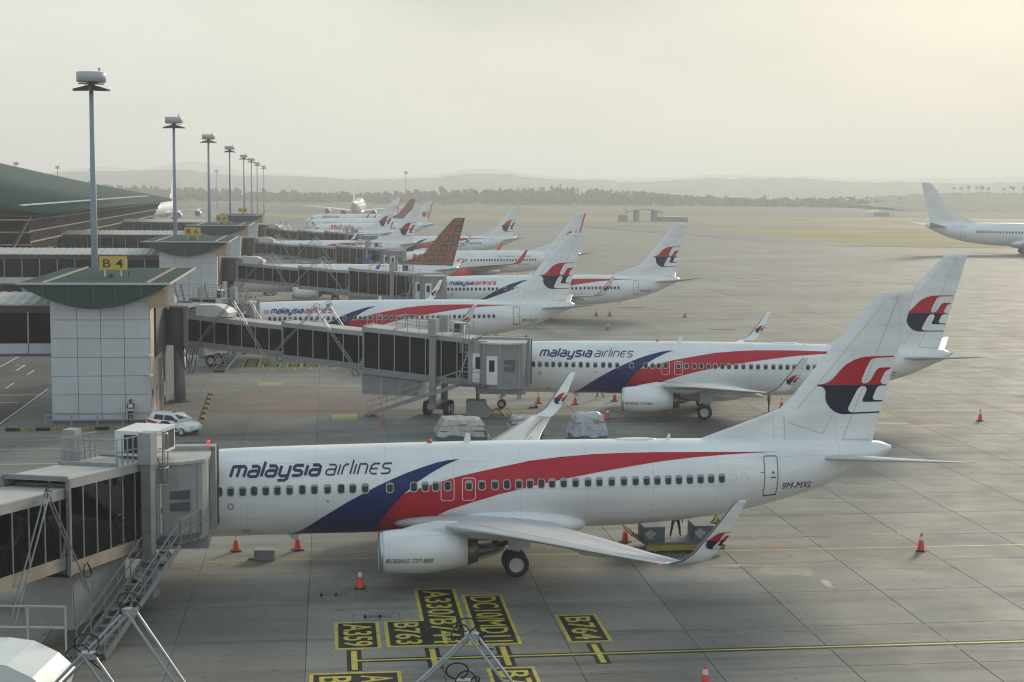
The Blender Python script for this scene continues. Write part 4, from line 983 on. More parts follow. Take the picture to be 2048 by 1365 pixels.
TM = mat('tyre_mark_rubber', (.125, .12, .112), .7, var=.35, vscale=.5, dirt=(.25, .245, .225), dirt_amt=1.0, dscale=(.5, .5, .5))
rnd_t = random.Random(5)
for i in range(26):
    v0 = (67.4, 52.5, 110.2, 152.0, 67.4, 80.0)[i % 6] + rnd_t.choice((-2.9, -2.5, -.2, .2, 2.5, 2.9)) + rnd_t.uniform(-.4, .4); u0 = rnd_t.uniform(8, 24); L_ = rnd_t.uniform(8, 30); bend = rnd_t.uniform(-.010, .010); w_ = rnd_t.uniform(.12, .26)
    mb = MB(); n = 14
    mb.add([UV(u0 + L_ * k / n, v0 + bend * (L_ * k / n) ** 2 + s * w_ / 2 * math.sin(math.pi * min(1, .05 + k / n)) ** .5, .0020 + .0001 * (i % 10)) for k in range(n + 1) for s in (-1, 1)], [(2 * k, 2 * k + 1, 2 * k + 3, 2 * k + 2) for k in range(n)])
    mb.build('tyre_mark', TM, apron)

# ------------------------------------------------------------------ aircraft
MH = 'airliners with a red and navy swoosh'
pl_A = airliner('nearest white airliner, marked 9M-MXL, its engine beside the painted stand numbers', MH, (0.2274, 67.4507, 7.2), 'mh', '9M-MXL')
pl_B = airliner('white airliner with navy titles behind 9M-MXL, its nose at the long glazed bridge', MH, (15.1623, 112.6583, -6.0), 'mh', '9M-MXT')
pl_C = airliner('white airliner with red and blue titles and 9M-MLO on its rear fuselage', MH, (-11.3884, 151.6684, 7.8), 'mh_old', '9M-MLO')
pl_D = airliner('white airliner with 9M-MXD on its tail, standing alone on open concrete to its right', MH, (4.6581, 197.1601, 6.83), 'mh_old', '9M-MXD')
pl_E = airliner('white airliner with a large brown batik patterned tail fin', None, (-26.0, 219.0, 7.2), 'batik', '9M-LCM')
pl_G = airliner('white airliner with red engines and red winglets behind the batik tail', 'airliners with a red lion on the tail', (-5.4, 270.5, 7.2), 'lion', '9M-LND', engines='lion_red')
pl_I = airliner('far white airliner whose kite emblem fin stands left of the round red lion emblem', MH, (-38.5, 312.7, 7.2), 'mh_old', None, detail=False)
pl_H = airliner('far white airliner with a kite emblem fin, beyond the one with red engines', MH, (-17.1, 346.6, 7.2), 'mh_old', None, detail=False)
pl_J = airliner('far white airliner whose kite emblem fin overlaps a white lion tail', MH, (-49.1, 381.3, 7.2), 'mh_old', None, detail=False)
pl_K = airliner('far white airliner with red italic titles and a large red lion on its fin', 'airliners with a red lion on the tail', (-43.8, 462.2, 7.2), 'lion', None, detail=False)
pl_L = airliner('distant white airliner with a small brown batik fin', None, (-53.8, 527.6, 7.2), 'batik', None, detail=False)
pl_M = airliner('farthest parked airliner with red titles, only its roof showing above the others', 'airliners with a red lion on the tail', (-64.5, 603.3, 7.2), 'lion', None, detail=False)

# ------------------------------------------------------------------ gate towers with their walkways
def FR(u, v, z=0.0): return Vector(UV(u, v, z))
def gate_tower(du, dv, gate, label, walk_len, wlabel):
    """frame: x along u, y along v; wall front-left corner is (0,0)"""
    t = thing('gate_tower', label, 'building', UV(-19.6 + du, 107.4 + dv), AL, 'gate towers along the pier')
    W, D, H = 6.9, 17.5, 9.6
    mb = MB(); mb.box(.04, W - .04, .04, D, 0, H); mb.build('wall_core', PANEL_GAP, t)
    xs = [0, 1.84, 3.47, 5.10, W]; zs = [0.25, .80, 2.14, 3.48, 4.82, 6.16, 7.50, 8.84, 9.55]
    for i in range(4):
        for j in range(8):
            m = MB(); m.box(xs[i] + .018, xs[i + 1] - .018, 0, .05, zs[j] + .018, zs[j + 1] - .018); m.build('panel', PANEL, t)
    for k in range(6):
        for j in range(0, 8, 2):
            m = MB(); m.box(-.012, .038, .1 + k * 2.9, 2.95 + k * 2.9, zs[j] + .03, zs[min(j + 2, 8)] - .03); m.build('panel', PANEL, t)
    m = MB(); m.box(W - .038, W + .03, .06, 2.2, .0, 8.9); m.build('corner_render', CREAM, t)
    m = MB(); m.box(W - .038, W + .012, 2.25, 7.6, .0, 4.4); m.build('side_wall', CREAM, t)
    m = MB(); m.box(W - .03, W + .02, 2.3, 3.6, 4.5, 9.2); m.build('side_window', MATS['tint_glass'], t)
    m = MB(); m.box(W - .03, W + .05, 3.2, 4.3, .1, 2.3); m.build('service_door', BR_GREY, t)
    m = MB()
    for k in range(5): m.tube([(W + .10 + .07 * (k % 2), 4.6 + .35 * k, .1), (W + .10 + .07 * (k % 2), 4.6 + .35 * k, 4.2)], .04, 6)
    m.box(W + .02, W + .35, 5.2, 6.2, 1.2, 2.3); m.build('service_pipes', GALV, t)
    # roof: flat plate over a belly-shaped soffit
    x0, x1, zt = -2.05, W + 1.5, 10.15; n = 20; wd = x1 - x0
    arc = [(x0 + wd * k / n, zt - .05 - 1.75 * math.sin(math.pi * k / n) ** .9) for k in range(n + 1)]
    m = MB(); m.prism(arc + [(x1, zt - .01), (x0, zt - .01)], -.9, D + 1.9, 'xz'); rf = m.build('roof', ROOF_GREEN, t)
    m = MB(); m.box(x0 - .06, x1 + .06, -1.0, -.9, zt - .09, zt + .06); m.box(x1, x1 + .06, -.9, D + 1.9, zt - .09, zt + .06); m.build('eave_trim', ROOF_TRIM, rf)
    m = MB()
    for k in range(1, 6):
        x = x0 + wd * k / 6 - (.25 if k > 3 else 0); zb = zt - .05 - 1.75 * math.sin(math.pi * (x - x0) / wd) ** .9; m.box(x - .025, x + .025, -.925, -.89, zb, zt - .1)
    m.build('soffit_joint', PANEL_GAP, rf)
    for x in (x0 + 1.7, x1 - 1.6):
        m = MB(); m.box(x - .08, x + .08, -.6, D + 1.6, zt - .02, zt + .10); m.build('roof_rib', mat('roof_rib_tan', (.28, .25, .18), .6), rf)
    m = MB(); m.box(W - .02, x1 - .25, -.55, -.5, 8.4, 9.75); m.bar((W, -.52, 8.2), (x1 - .2, -.52, 9.6), .1); m.bar((x1 - .15, -.5, 8.3), (x1 - .15, -.5, 9.9), .09); m.build('wind_screen', ORANGE_BEAM, rf)
    # gate sign
    s = MB(); s.box(2.35, 4.35, 7.4, 7.62, zt + .48, zt + 1.50); sg = s.build('gate_sign', SIGN_Y, t)
    for x in (2.75, 3.95):
        p = MB(); p.tube([(x, 7.5, zt - .1), (x, 7.5, zt + .49)], .06, 8); p.build('sign_post', AC_WHITE, sg)
    vs, fs = fit_text(gate, 2.62, 4.1, zt + .68, zt + 1.30, 0, .008); m = MB(); m.add([(a, 7.392, b) for a, b in vs], fs); m.build('lettering', BLACK_INK, sg)
    m = MB(); m.box(3.2, 3.5, 6.2, 6.5, zt, zt + .25); m.tube([(4.6, 6.6, zt), (4.6, 6.6, zt + .35), (4.85, 6.6, zt + .45)], .04, 6); m.build('roof_fittings', DARKMET, rf)
    # cameras on the corner
    for z in (5.05, 3.6):
        m = MB(); m.bar((W - .35, -.1, z), (W - .02, -.25, z), .06); m.smooth = True; m.lathe([(-.16, .02), (-.12, .11), (0, .15), (.12, .15), (.18, .04)], 'z', 12, (W + .06, -.28, z - .12)); m.build('security_camera', AC_WHITE, t)
    m = MB(); m.box(W + .03, W + .08, .5, .9, 1.9, 2.4); m.build('notice_plate', mat('blue_plate', (.02, .07, .32), .5), t)
    # glazed walkway running to the terminal
    wk = thing('glazed_walkway', wlabel, 'walkway', UV(-19.6 + du, 107.4 + dv), AL, 'elevated walkways to the gate towers')
    L = walk_len; y0, y1 = 3.1, 7.0
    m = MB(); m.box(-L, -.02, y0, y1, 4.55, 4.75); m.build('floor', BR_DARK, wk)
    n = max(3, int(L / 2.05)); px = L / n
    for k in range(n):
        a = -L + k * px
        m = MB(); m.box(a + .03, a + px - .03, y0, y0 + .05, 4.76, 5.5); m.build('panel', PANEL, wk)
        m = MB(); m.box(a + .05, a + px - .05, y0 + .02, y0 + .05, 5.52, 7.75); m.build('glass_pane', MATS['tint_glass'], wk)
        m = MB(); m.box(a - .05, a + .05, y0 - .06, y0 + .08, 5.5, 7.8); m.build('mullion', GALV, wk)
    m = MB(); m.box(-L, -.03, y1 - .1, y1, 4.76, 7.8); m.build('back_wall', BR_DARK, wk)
    m = MB(); m.box(-L, -.04, y0 - .02, y0 + .1, 7.8, 8.35); m.build('fascia', mat('walkway_fascia_dark', (.06, .065, .075), .5), wk)
    m = MB(); prof = []
    nn = int(L / .38)
    for k in range(nn + 1): prof.append((-L + L * k / nn, .06 if k % 2 else 0.0))
    for k in range(nn):
        (a, ha), (b, hb) = prof[k], prof[k + 1]
        m.add([(a, y0 - .45, 8.38 + ha), (b, y0 - .45, 8.38 + hb), (b, y1 + .3, 8.95 + hb), (a, y1 + .3, 8.95 + ha)], [(0, 1, 2, 3)])
        m.add([(a, y0 - .45, 8.30), (b, y0 - .45, 8.30), (b, y0 - .45, 8.38 + hb), (a, y0 - .45, 8.38 + ha)], [(0, 1, 2, 3)])
    m.build('corrugated_roof', CORR_ROOF, wk)
    for x in (-L * .45, -L * .9):
        m = MB(); m.tube([(x, 5, 0), (x, 5, 4.6)], .35, 12); m.build('support_column', BR_LIGHT, wk)
    return t
TOWERS = [(0, 0, 'B 4', 'nearest grey panelled gate tower with green belly roof and the B 4 sign', 34, 'large glazed walkway at the left edge crossing over the road beside the nearest tower'), (-1.0, 77.3, 'B 6', 'second grey gate tower with green roof carrying the B 6 sign', 38, 'dark glazed walkway with corrugated roof seen just above the nearest tower roof'), (-2.4, 149.7, 'B 8', 'third gate tower, partly hidden, with the B 8 sign', 38, 'glazed walkway with a thin pale roof line behind the second mast foot'), (-3.6, 235.6, 'B 10', 'farthest gate tower with the small B 10 sign', 36, 'most distant glazed walkway, below the nose of the hazy four-engined jet')]
for a in TOWERS: gate_tower(*a)

# railing and painted kerbs round the foot of the first tower
rl_t = thing('guard_rail', 'low grey guard rail in front of the B 4 tower', 'railing', UV(-19.9, 106.5), AL)
m = MB(); m.bar((-.1, 0, .85), (7.2, 0, .85), .07); m.build('top_rail', GALV, rl_t)
m = MB(); m.bar((-.1, 0, .45), (7.2, 0, .45), .06); m.build('lower_rail', GALV, rl_t)
for k in range(5):
    m = MB(); m.bar((k * 1.78, 0, 0), (k * 1.78, 0, .88), .09); m.build('post', GALV, rl_t)
def kerb(p0, p1, n, label):
    t = thing('painted_kerb', label, 'kerb', UV(*p0), 0); d = Vector(UV(*p1)) - Vector(UV(*p0)); ang = math.atan2(d.y, d.x); L = d.length / n
    t.rotation_euler = (0, 0, ang)
    for k in range(n):
        m = MB(); m.box(k * L, k * L + L * .985, -.14, .14, -.03, .17); m.build('kerb_stone', KERB_Y if k % 2 else MARK_K, t)
kerb((-22.3, 104.95), (-9.3, 105.25), 13, 'yellow and black kerb along the foot of the B 4 tower')
kerb((-9.1, 105.4), (-9.6, 122.9), 14, 'yellow and black kerb running back beside the bridge column')
structure(sheet('tower_island', [UV(-22.2, 105.05), UV(-9.25, 105.35), UV(-9.7, 122.8), UV(-23, 127), UV(-23, 108)], mat('island_concrete', (.15, .145, .135), .8, var=.2, vscale=.6), .08))

# ------------------------------------------------------------------ terminal pier building
tb = thing('terminal_pier', 'long terminal pier building with sweeping dark green roof and slanted tan-beamed glazing', 'building', (-66, 211, 0), R(8.2))
m = MB(); m.smooth = True; rows = []
LEN = 204
ds = [0, 2, 4.2, 6, 10, 16, 24, 34, 46, 60]
def rz_(d): return 13.0 + .17 * d + .0007 * d * d
for dd in (0, .35):
    rows.append([[(-d, y, rz_(d) - dd * 2) for d in ds] for y in (0, LEN)])
m.rings([rows[0][0] + rows[1][0][::-1], rows[0][1] + rows[1][1][::-1]]); rf = m.build('roof', ROOF_GREEN, tb)
m = MB(); m.box(-4.6, -4.1, 2, LEN - 22, rz_(4.3) + .02, rz_(4.3) + .22); m.build('gutter', ROOF_TRIM, rf)
m = MB()
for k in range(0, 60): m.add([(-d, .5 + 3.4 * k + o, rz_(d) + .03) for d in ds for o in (0, .06)], [(2 * i, 2 * i + 1, 2 * i + 3, 2 * i + 2) for i in range(len(ds) - 1)])
m.build('roof_seam', mat('roof_seam_green', (.05, .08, .075), .5), rf)['kind'] = 'stuff'
def wall_x(z): return -2.5 - (12.4 - z) * .55
m = MB(); m.hexa([(wall_x(0) - .6, 1, 0), (wall_x(0) - .3, 1, 0), (wall_x(0) - .3, LEN - 1, 0), (wall_x(0) - .6, LEN - 1, 0)], [(wall_x(12.4) - .6, 1, 12.4), (wall_x(12.4) - .3, 1, 12.4), (wall_x(12.4) - .3, LEN - 1, 12.4), (wall_x(12.4) - .6, LEN - 1, 12.4)]); m.build('glazing', mat('terminal_dark_glazing', (.018, .018, .019), .25, spec=.4), tb)
m = MB(); m.box(-58, wall_x(0) - 1.2, 1.5, LEN - 1.5, 0, 11.8); m.build('inner_block', mat('interior_grey', (.11, .105, .10), .8, var=.2, vscale=.15), tb)
for z in (4.6, 6.4, 8.2, 10.0, 11.8):
    m = MB(); x = wall_x(z); m.box(x - .3, x + .02, .8, LEN - .8, z - .10, z + .10); m.build('glazing_beam', ORANGE_BEAM, tb)
for k in range(62):
    y = 1.2 + k * 3.3
    m = MB(); m.bar((wall_x(0) - .2, y, 0), (wall_x(12.4) - .2, y, 12.4), .16, .22); m.build('mullion', mat('glazing_mullion_grey', (.25, .25, .25), .5), tb)
# front gable of the pier, glazed and slanted like its side
for k in range(12):
    a, b = -3.2 - k * 4.6, -3.2 - k * 4.6 - 4.5
    m = MB(); m.hexa([(b, 5.4, 0), (a, 5.4, 0), (a, 5.7, 0), (b, 5.7, 0)], [(b, .9, 12.3), (a, .9, 12.3), (a, 1.2, 12.3), (b, 1.2, 12.3)]); m.build('glass_pane', MATS['tint_glass'], tb)
for z in (4.6, 6.4, 8.2, 10.0, 11.8):
    m = MB(); yy = 5.3 - z * .365; m.box(-58, -3.0, yy - .25, yy - .02, z - .1, z + .1); m.build('glazing_beam', ORANGE_BEAM, tb)

# ------------------------------------------------------------------ apron flood-light masts
def mast_parts():
    r = {}
    m = MB(); m.smooth = True; m.tube([(0, 0, 0), (0, 0, 13), (0, 0, 26)], [.36, .28, .19], 14); r['pole'] = m.mesh('pole', POLE)
    m = MB(); m.tube([(0, 0, 0), (0, 0, .5)], .7, 12); r['base'] = m.mesh('base', BR_LIGHT)
    m = MB(); m.smooth = True; m.lathe([(25.9, .05), (25.9, 1.2), (25.9, 1.24), (26.72, 1.27), (26.74, 1.22), (26.74, .05)], 'z', 24); r['drum'] = m.mesh('drum', DRUM)
    m = MB()
    for a in range(0, 360, 45): m.bar((0, 0, 25.75), (1.15 * math.cos(R(a)), 1.15 * math.sin(R(a)), 25.75), .07)
    m.bar((0, 0, 25.6), (0, 0, 25.95), .5); r['arm'] = m.mesh('arm', DARKMET)
    m = MB(); m.hexa([(-.32, -.30, -.28), (.32, -.30, -.28), (.36, .95, -.10), (-.36, .95, -.10)], [(-.32, -.30, .18), (.32, -.30, .18), (.36, .95, .06), (-.36, .95, .06)]); r['lamp'] = m.mesh('flood_lamp', DARKMET)
    m = MB(); m.tube([(0, 0, 0), (0, 0, .25)], .04, 6); m.smooth = True; m.lathe([(.25, .02), (.28, .10), (.42, .09), (.46, .01)], 'z', 10); r['beacon'] = m.mesh('beacon', mat('beacon_amber', (.35, .14, .05), .4))
    return r
MP = mast_parts()
def mast(x, y, label, flip=False, grp='flood-light masts along the pier', small=False, k=1.0):
    t = thing('light_mast', label, 'light mast', (x, y, 0), 0, grp)
    t.scale = (1, 1, k)
    link('base', MP['base'], t); link('pole', MP['pole'], t); link('drum', MP['drum'], t); link('arm', MP['arm'], t)
    for a in ((-100, 100, 175) if not flip else (100, -80, -170)):
        link('flood_lamp', MP['lamp'], t, (.62 * -math.sin(R(a)), .62 * math.cos(R(a)), 25.38), (R(-10), 0, R(a)))
    if not small: link('beacon', MP['beacon'], t, (.65, .2, 26.7))
ord_ = ('tallest looking grey-blue flood-light mast rising behind the B 4 sign', 'second flood-light mast, rising behind the B 6 tower roof', 'third flood-light mast from the B 4 sign', 'fourth flood-light mast from the B 4 sign', 'fifth flood-light mast from the B 4 sign', 'sixth flood-light mast from the B 4 sign', 'seventh flood-light mast from the B 4 sign', 'last and smallest flood-light mast of the pier row')
for i, (x, y) in enumerate(((-36.8, 130), (-49.3, 216), (-59.7, 291), (-72.2, 378), (-88.4, 487), (-97.4, 552), (-112.2, 650), (-129.5, 770))): mast(x, y, ord_[i], i >= 4)
for x, y, lab in ((-241, 720, 'distant light mast above the terminal roof, leftmost of two'), (-267, 870, 'distant light mast above the terminal roof, second from the picture edge'), (-296, 1040, 'distant light mast just left of the nearest tall mast'), (-208, 1040, 'distant thin light mast between the third and fourth pier masts'), (-72.5, 1000, 'lone distant light mast in front of the treeline, centre of the picture')):
    mast(x, y, lab, grp='distant light masts', small=True)

# ------------------------------------------------------------------ passenger boarding bridges
STEP_ME = {}
def bridge(label, rot_xy, end_xy, mouth, zr=4.75, ze=2.75, near=-1, hvac='small', name='jet_bridge', stairs=True, near_cam=True, hood=True, hood_s=0.0, rot_scale=1.0, platform=True, cab_off=0.0, col_s=3.0, plat=6.0, plant=8.8, plant_h=0.0, arms=None):
    """rot_xy: rotunda centre, end_xy: cab centre, mouth: world angle the cab faces; near: side (+1/-1 of local y) that faces the camera"""
    o = Vector((*rot_xy, 0)); e = Vector((*end_xy, 0)); d = e - o; Ltot = d.length; ang = math.atan2(d.y, d.x)
    t = thing(name, label, 'jet bridge', o, ang, 'passenger boarding bridges')
    L = Ltot - 1.9; k = L / 24.4; sl = (ze - zr) / Ltot
    zf = lambda s: zr + sl * s
    S = [(1.15 * rot_scale, 10.3 * k, 1.9, -.02, 2.42, 8), (9.2 * k, 16.6 * k, 2.2, -.22, 2.68, 6), (15.8 * k, L, 2.5, -.45, 3.05, 7)]
    # rotunda on its column
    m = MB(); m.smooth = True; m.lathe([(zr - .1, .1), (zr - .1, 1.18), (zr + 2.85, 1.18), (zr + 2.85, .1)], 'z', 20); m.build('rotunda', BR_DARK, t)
    m = MB(); m.box(-1.5, 1.45, -1.35, 1.35, zr + 2.86, zr + 3.02); m.build('rotunda_roof', BR_ROOF, t)
    for a in (-1, 1):
        m = MB(); m.box(.95, 1.25, a * 1.0 - .22, a * 1.0 + .22, zr - .15, zr + 2.84); m.build('corner_post', BR_LIGHT, t)
    m = MB(); m.smooth = True; m.tube([(0, 0, .0), (0, 0, zr - .1)], .46, 16); m.build('support_column', BR_GREY, t)
    m = MB(); m.tube([(0, 0, 0), (0, 0, .18)], .85, 16); m.build('column_base', BR_DARK, t)
    m = MB(); rnd = random.Random(int(o.x * 7 + o.y))
    for q in range(5):
        y = near * (.5 + .15 * q); x = .5 + .25 * q; dr = .8 + rnd.random() * 1.4
        m.tube([(x - .5 + (x + .6 - x + .5) * i / 8 , y, zr - .15 - dr * math.sin(math.pi * i / 8)) for i in range(9)], .035, 5)
    m.build('hanging_cables', CABLE, t)
    if hood:
        m = MB(); z = zf(3.2) + 2.44; prof = [(1.8, 0), (1.8, .86), (3.2, .92), (3.7, .86), (4.2, .62), (4.55, .30), (4.45, .0)]
        m.prism([(x + hood_s, z + h) for x, h in prof], -.8, .8, 'xz'); m.build('ventilation_hood', AC_WHITE, t)
        if not platform:
            m = MB()
            for hh in (.45, .9): m.bar((-1.4, 1.28, zr + 2.75 + hh), (4.2, 1.28, zr + 2.75 + hh), .035)
            for q in range(8): m.bar((-1.4 + .8 * q, 1.28, zr + 2.2), (-1.4 + .8 * q, 1.28, zr + 3.67), .035)
            m.build('roof_railing', GALV, t)
        m = MB(); m.box(.5, 1.85 + hood_s, -.75, .75, z - .0, z + .5); m.build('duct', BR_LIGHT, t)
    for (s0, s1, w, b, h, n) in S:
        sec = MB(); hw = w / 2
        def P(s, y, z): return (s, y, zf(s) + z)
        def slab(mb, a, c, y0, y1, z0, z1): mb.hexa([P(a, y0, z0), P(c, y0, z0), P(c, y1, z0), P(a, y1, z0)], [P(a, y0, z1), P(c, y0, z1), P(c, y1, z1), P(a, y1, z1)])
        slab(sec, s0, s1, -hw, hw, h - .10, h); rf = sec.build('tunnel_roof', BR_ROOF, t)
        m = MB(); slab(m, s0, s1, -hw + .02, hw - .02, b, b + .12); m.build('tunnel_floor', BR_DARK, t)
        for y in (-1, 1):
            m = MB(); slab(m, s0, s1, y * hw - .06, y * hw + .06, b - .05, b + .42); m.build('side_beam', BR_RUST if near_cam == 'rust' else BR_GREY, t)
            m = MB(); slab(m, s0, s1, y * hw - .05, y * hw + .05, h - .36, h - .02); m.build('roof_fascia', BR_LIGHT, t)
            dx = (s1 - s0) / n
            for q in range(n):
                a = s0 + q * dx
                m = MB(); slab(m, a + .04, a + dx - .04, y * hw - .015, y * hw + .015, b + .42, h - .36); m.build('glass_pane', MATS['dark_glass'], t)
                m = MB(); slab(m, a - .035 if q else a, a + .035, y * hw - .045, y * hw + .045, b + .42, h - .36); m.build('mullion', GALV, t)
        for a in (s0, s1 - .001):
            m = MB()
            for y in (-1, 1): m.bar(P(a, y * (hw + .03), b - .05), P(a, y * (hw + .03), h), .14, .14)
            m.bar(P(a, -hw, h + .02), P(a, hw, h + .02), .14, .14); m.build('portal_frame', BR_GREY, t)
        m = MB(); y = near * (hw + .05); m.bar(P(s1 - dx * 1.0, y, b + .1), P(s1 - .05, y, h - .1), .10); m.build('diagonal_brace', GALV, t)
    # cable arms: inverted Vs standing on both sides, hoses looped over the top
    for sc_, foot0, foot1, zz, fz in arms or ((5.2 * k, 1.2 * k + .6, 7.9 * k, 3.95, -.15), (12.0 * k, 8.2 * k, 15.2 * k, 4.05, -.15)):
        for y in (near * 1.42, -near * 1.42):
            m = MB(); ap = (sc_, y * 1.04, zf(sc_) + zz)
            for f in (foot0, foot1):
                ft = (f, y, zf(f) + fz)
                for off in ((-.07, .07) if arms is None else (-.17, .17)): m.tube([(ap[0] + off, ap[1] + off, ap[2]), (ft[0] + off, ft[1] + off, ft[2])], .034, 6)
            m.box(ap[0] - .15, ap[0] + .15, ap[1] - .09, ap[1] + .09, ap[2] - .09, ap[2] + .03); arm = m.build('cable_arm', GALV, t)
            m = MB()
            rq = random.Random(int(sc_ * 10 + y * 7 + o.y))
            for q in range(3):
                r_ = (.12, .21, .15)[q]; ox = rq.uniform(-.14, .16); oz = (.05, .20, .02)[q]; ph = rq.uniform(-80, -20); sq = rq.uniform(.7, 1.3)
                m.tube([(ap[0] + ox + r_ * math.cos(R(i * 26 + ph)) + .02 * i * (q - 1), ap[1] + .05 * q - .05 + .10 * math.sin(i * .5 + q), ap[2] + oz + r_ * sq * math.sin(R(i * 26 + ph)) - (.02 * i if q == 2 else 0)) for i in range(14)], .019, 6)
            m.build('cable_loop', CABLE, arm)
            m = MB(); m.tube([(foot1 + .3 * math.sin(i * .8), y, zf(foot1) - .2 - .55 * math.sin(math.pi * i / 7)) for i in range(8)], .035, 5); m.build('cable_loop', CABLE, arm)
    # lift columns and bogie
    sx = L - col_s
    for y in (-1, 1):
        m = MB(); m.box(sx - .24, sx + .24, y * 1.62 - .2, y * 1.62 + .2, .75, zf(sx) + 3.0); m.build('lift_column', BR_GREY, t)
        if platform:
            m = MB(); m.box(sx - .30, sx + .30, y * 1.62 - .26, y * 1.62 + .26, zf(sx) + 3.01, zf(sx) + 4.3); m.build('lift_housing', BR_LIGHT, t)
    m = MB(); m.box(sx - .35, sx + .35, -1.9, 1.9, .62, .95); m.box(sx - .18, sx + .18, -1.7, 1.7, zf(sx) - .85, zf(sx) - .5); m.build('cross_beam', BR_GREY, t)
    bg_ = MB(); bg_.box(sx - .8, sx + .8, -.35, .35, .42, .75); bo = bg_.build('bogie', BR_DARK, t)
    for dx_ in (-.8, .8):
        for y in (-.42, .42): link('wheel', cached('bwheel', lambda: m_wheel(.54, .42)), bo, (sx + dx_, y, .54), (0, 0, math.pi / 2))
    # plant slung under the outer tunnel
    a, c = L - plant, L - plant + 4.5
    m = MB(); m.box(a, c, -.95, .95, zf(a) - 2.15 - plant_h, zf(a) - .75); bx = m.build('ground_power_unit', BR_LIGHT, t)
    for q in range(3):
        m = MB(); x = a + .1 + q * (c - a) / 3; m.box(x, x + (c - a) / 3 - .14, near * .95 - .02, near * .95 + .02, zf(a) - 2.05 - plant_h, zf(a) - .85); m.build('access_panel', BR_GREY, bx)
    m = MB()
    for x in (a + .8, c - .9): m.box(x - .15, x + .15, near * .7 - .1, near * .7 + .1, zf(a) - .8, zf(x) - .4)
    m.build('hanger', BR_GREY, bx)
    m = MB(); m.tube([(a - .5, near * 1.15, zf(a) - .55), (c + 1.2, near * 1.15, zf(c) - .6)], .05, 6); m.build('conduit', GALV, t)
    # roof platform: railing, air-conditioner, ladder cage
    z0 = lambda s: zf(s) + 3.05; p0, p1 = (L - plat, L - .6) if platform else (L - .9, L - .6)
    rails = MB()
    for y in (-1.15, 1.15):
        for hh in (.55, 1.05): rails.bar((p0, y, z0(p0) + hh), (p1, y, z0(p1) + hh), .045)
        for q in range(7): s = p0 + (p1 - p0) * q / 6; rails.bar((s, y, z0(s)), (s, y, z0(s) + 1.08), .045)
    for hh in (.55, 1.05): rails.bar((p0, -1.15, z0(p0) + hh), (p0, 1.15, z0(p0) + hh), .045)
    rails.bar((p0 - .1, -1.25, z0(p0) + .06), (p0 - .1, 1.25, z0(p0) + .06), .08, .2)
    rails.build('platform_railing', GALV, t)
    if hvac == 'big':
        a_, c_ = L - .7, L + 1.4; m = MB(); m.box(a_, c_, -1.45, .25, z0(a_) + .12, z0(a_) + 1.15); hv = m.build('air_conditioner', AC_WHITE, t)
        m = MB(); m.box(a_ + .85, c_ - .12, -1.46, -1.43, z0(a_) + .25, z0(a_) + 1.0); m.box(a_ - .02, a_ + .01, -1.2, -.15, z0(a_) + .25, z0(a_) + 1.0); m.build('grille', BLACKP, hv)
    else:
        a_ = L - 1.9; m = MB(); m.box(a_, a_ + .85, .0, .6, z0(a_) + .1, z0(a_) + .95); hv = m.build('air_conditioner', AC_WHITE, t)
        m = MB(); m.box(a_ - .02, a_ + .01, .06, .54, z0(a_) + .2, z0(a_) + .85); m.box(a_ + .1, a_ + .75, -.02, .01, z0(a_) + .2, z0(a_) + .85); m.build('grille', BLACKP, hv)
    m = MB(); cx, cy_ = L - .55, near * 1.58
    for aa in range(0, 360, 60): m.bar((cx + .36 * math.cos(R(aa)), cy_ + .36 * math.sin(R(aa)), z0(cx) - 1.0), (cx + .36 * math.cos(R(aa)), cy_ + .36 * math.sin(R(aa)), z0(cx) + 1.1), .04)
    for zz in (-1.0, -.3, .4, 1.1): m.tube([(cx + .36 * math.cos(R(a * 30)), cy_ + .36 * math.sin(R(a * 30)), z0(cx) + zz) for a in range(13)], .022, 5)
    for y in (-.22, .22): m.bar((cx + y, near * 1.32, zf(cx)), (cx + y, near * 1.32, z0(cx)), .05)
    for q in range(9): m.bar((cx - .22, near * 1.32, zf(cx) + .3 + .3 * q), (cx + .22, near * 1.32, zf(cx) + .3 + .3 * q), .03)
    m.build('ladder_cage', GALV, t)
    # cab
    cb = bpy.data.objects.new('cab', None); col.objects.link(cb); cb.parent = t; cb.location = (Ltot, cab_off, 0); cb.rotation_euler = (0, 0, mouth - ang)
    zb = ze - .4                      # own frame: +x towards the aircraft
    back = [(1.05, -1.75), (1.05, 1.75), (-.6, 1.75)] + [(-.6 - 1.25 * math.sin(math.pi * q / 8), 1.75 * math.cos(math.pi * q / 8)) for q in range(1, 8)] + [(-.6, -1.75)]
    m = MB(); m.prism(back, zb, zb + 3.3, 'xy'); m.build('cab_wall', BR_GREY if near_cam != 'rust' else BR_LIGHT, cb)
    m = MB(); m.prism([(x * 1.05, y * 1.06) for x, y in back], zb + 3.3, zb + 3.42, 'xy'); m.build('cab_roof', BR_ROOF, cb)
    m = MB(); m.box(-1.90, -1.70, .10, .92, zb + .35, zb + 2.45); cd_ = m.build('cab_door', AC_WHITE, cb)
    m = MB(); m.box(-1.915, -1.89, .32, .72, zb + 1.3, zb + 2.15); m.build('door_window', WIN_DARK, cd_)
    for zz in (1.35, 1.85):
        m = MB(); m.box(-1.80, -1.45, -1.15, -.25, zb + zz, zb + zz + .34); m.build('louvre', BR_DARK, cb)
    for yy in (-1.45, -.05, 1.15):
        m = MB(); xx = -.6 - 1.25 * math.sqrt(max(0, 1 - (yy / 1.75) ** 2)); m.box(xx - .03, xx + .12, yy - .05, yy + .05, zb + .02, zb + 3.28); m.build('wall_rib', BR_LIGHT, cb)
    for y in (-1.9, 1.9):
        m = MB(); m.box(.85, 1.5, y - .12, y + .12, zb - .05, zb + 3.55); m.build('canopy_frame', BR_LIGHT, cb)
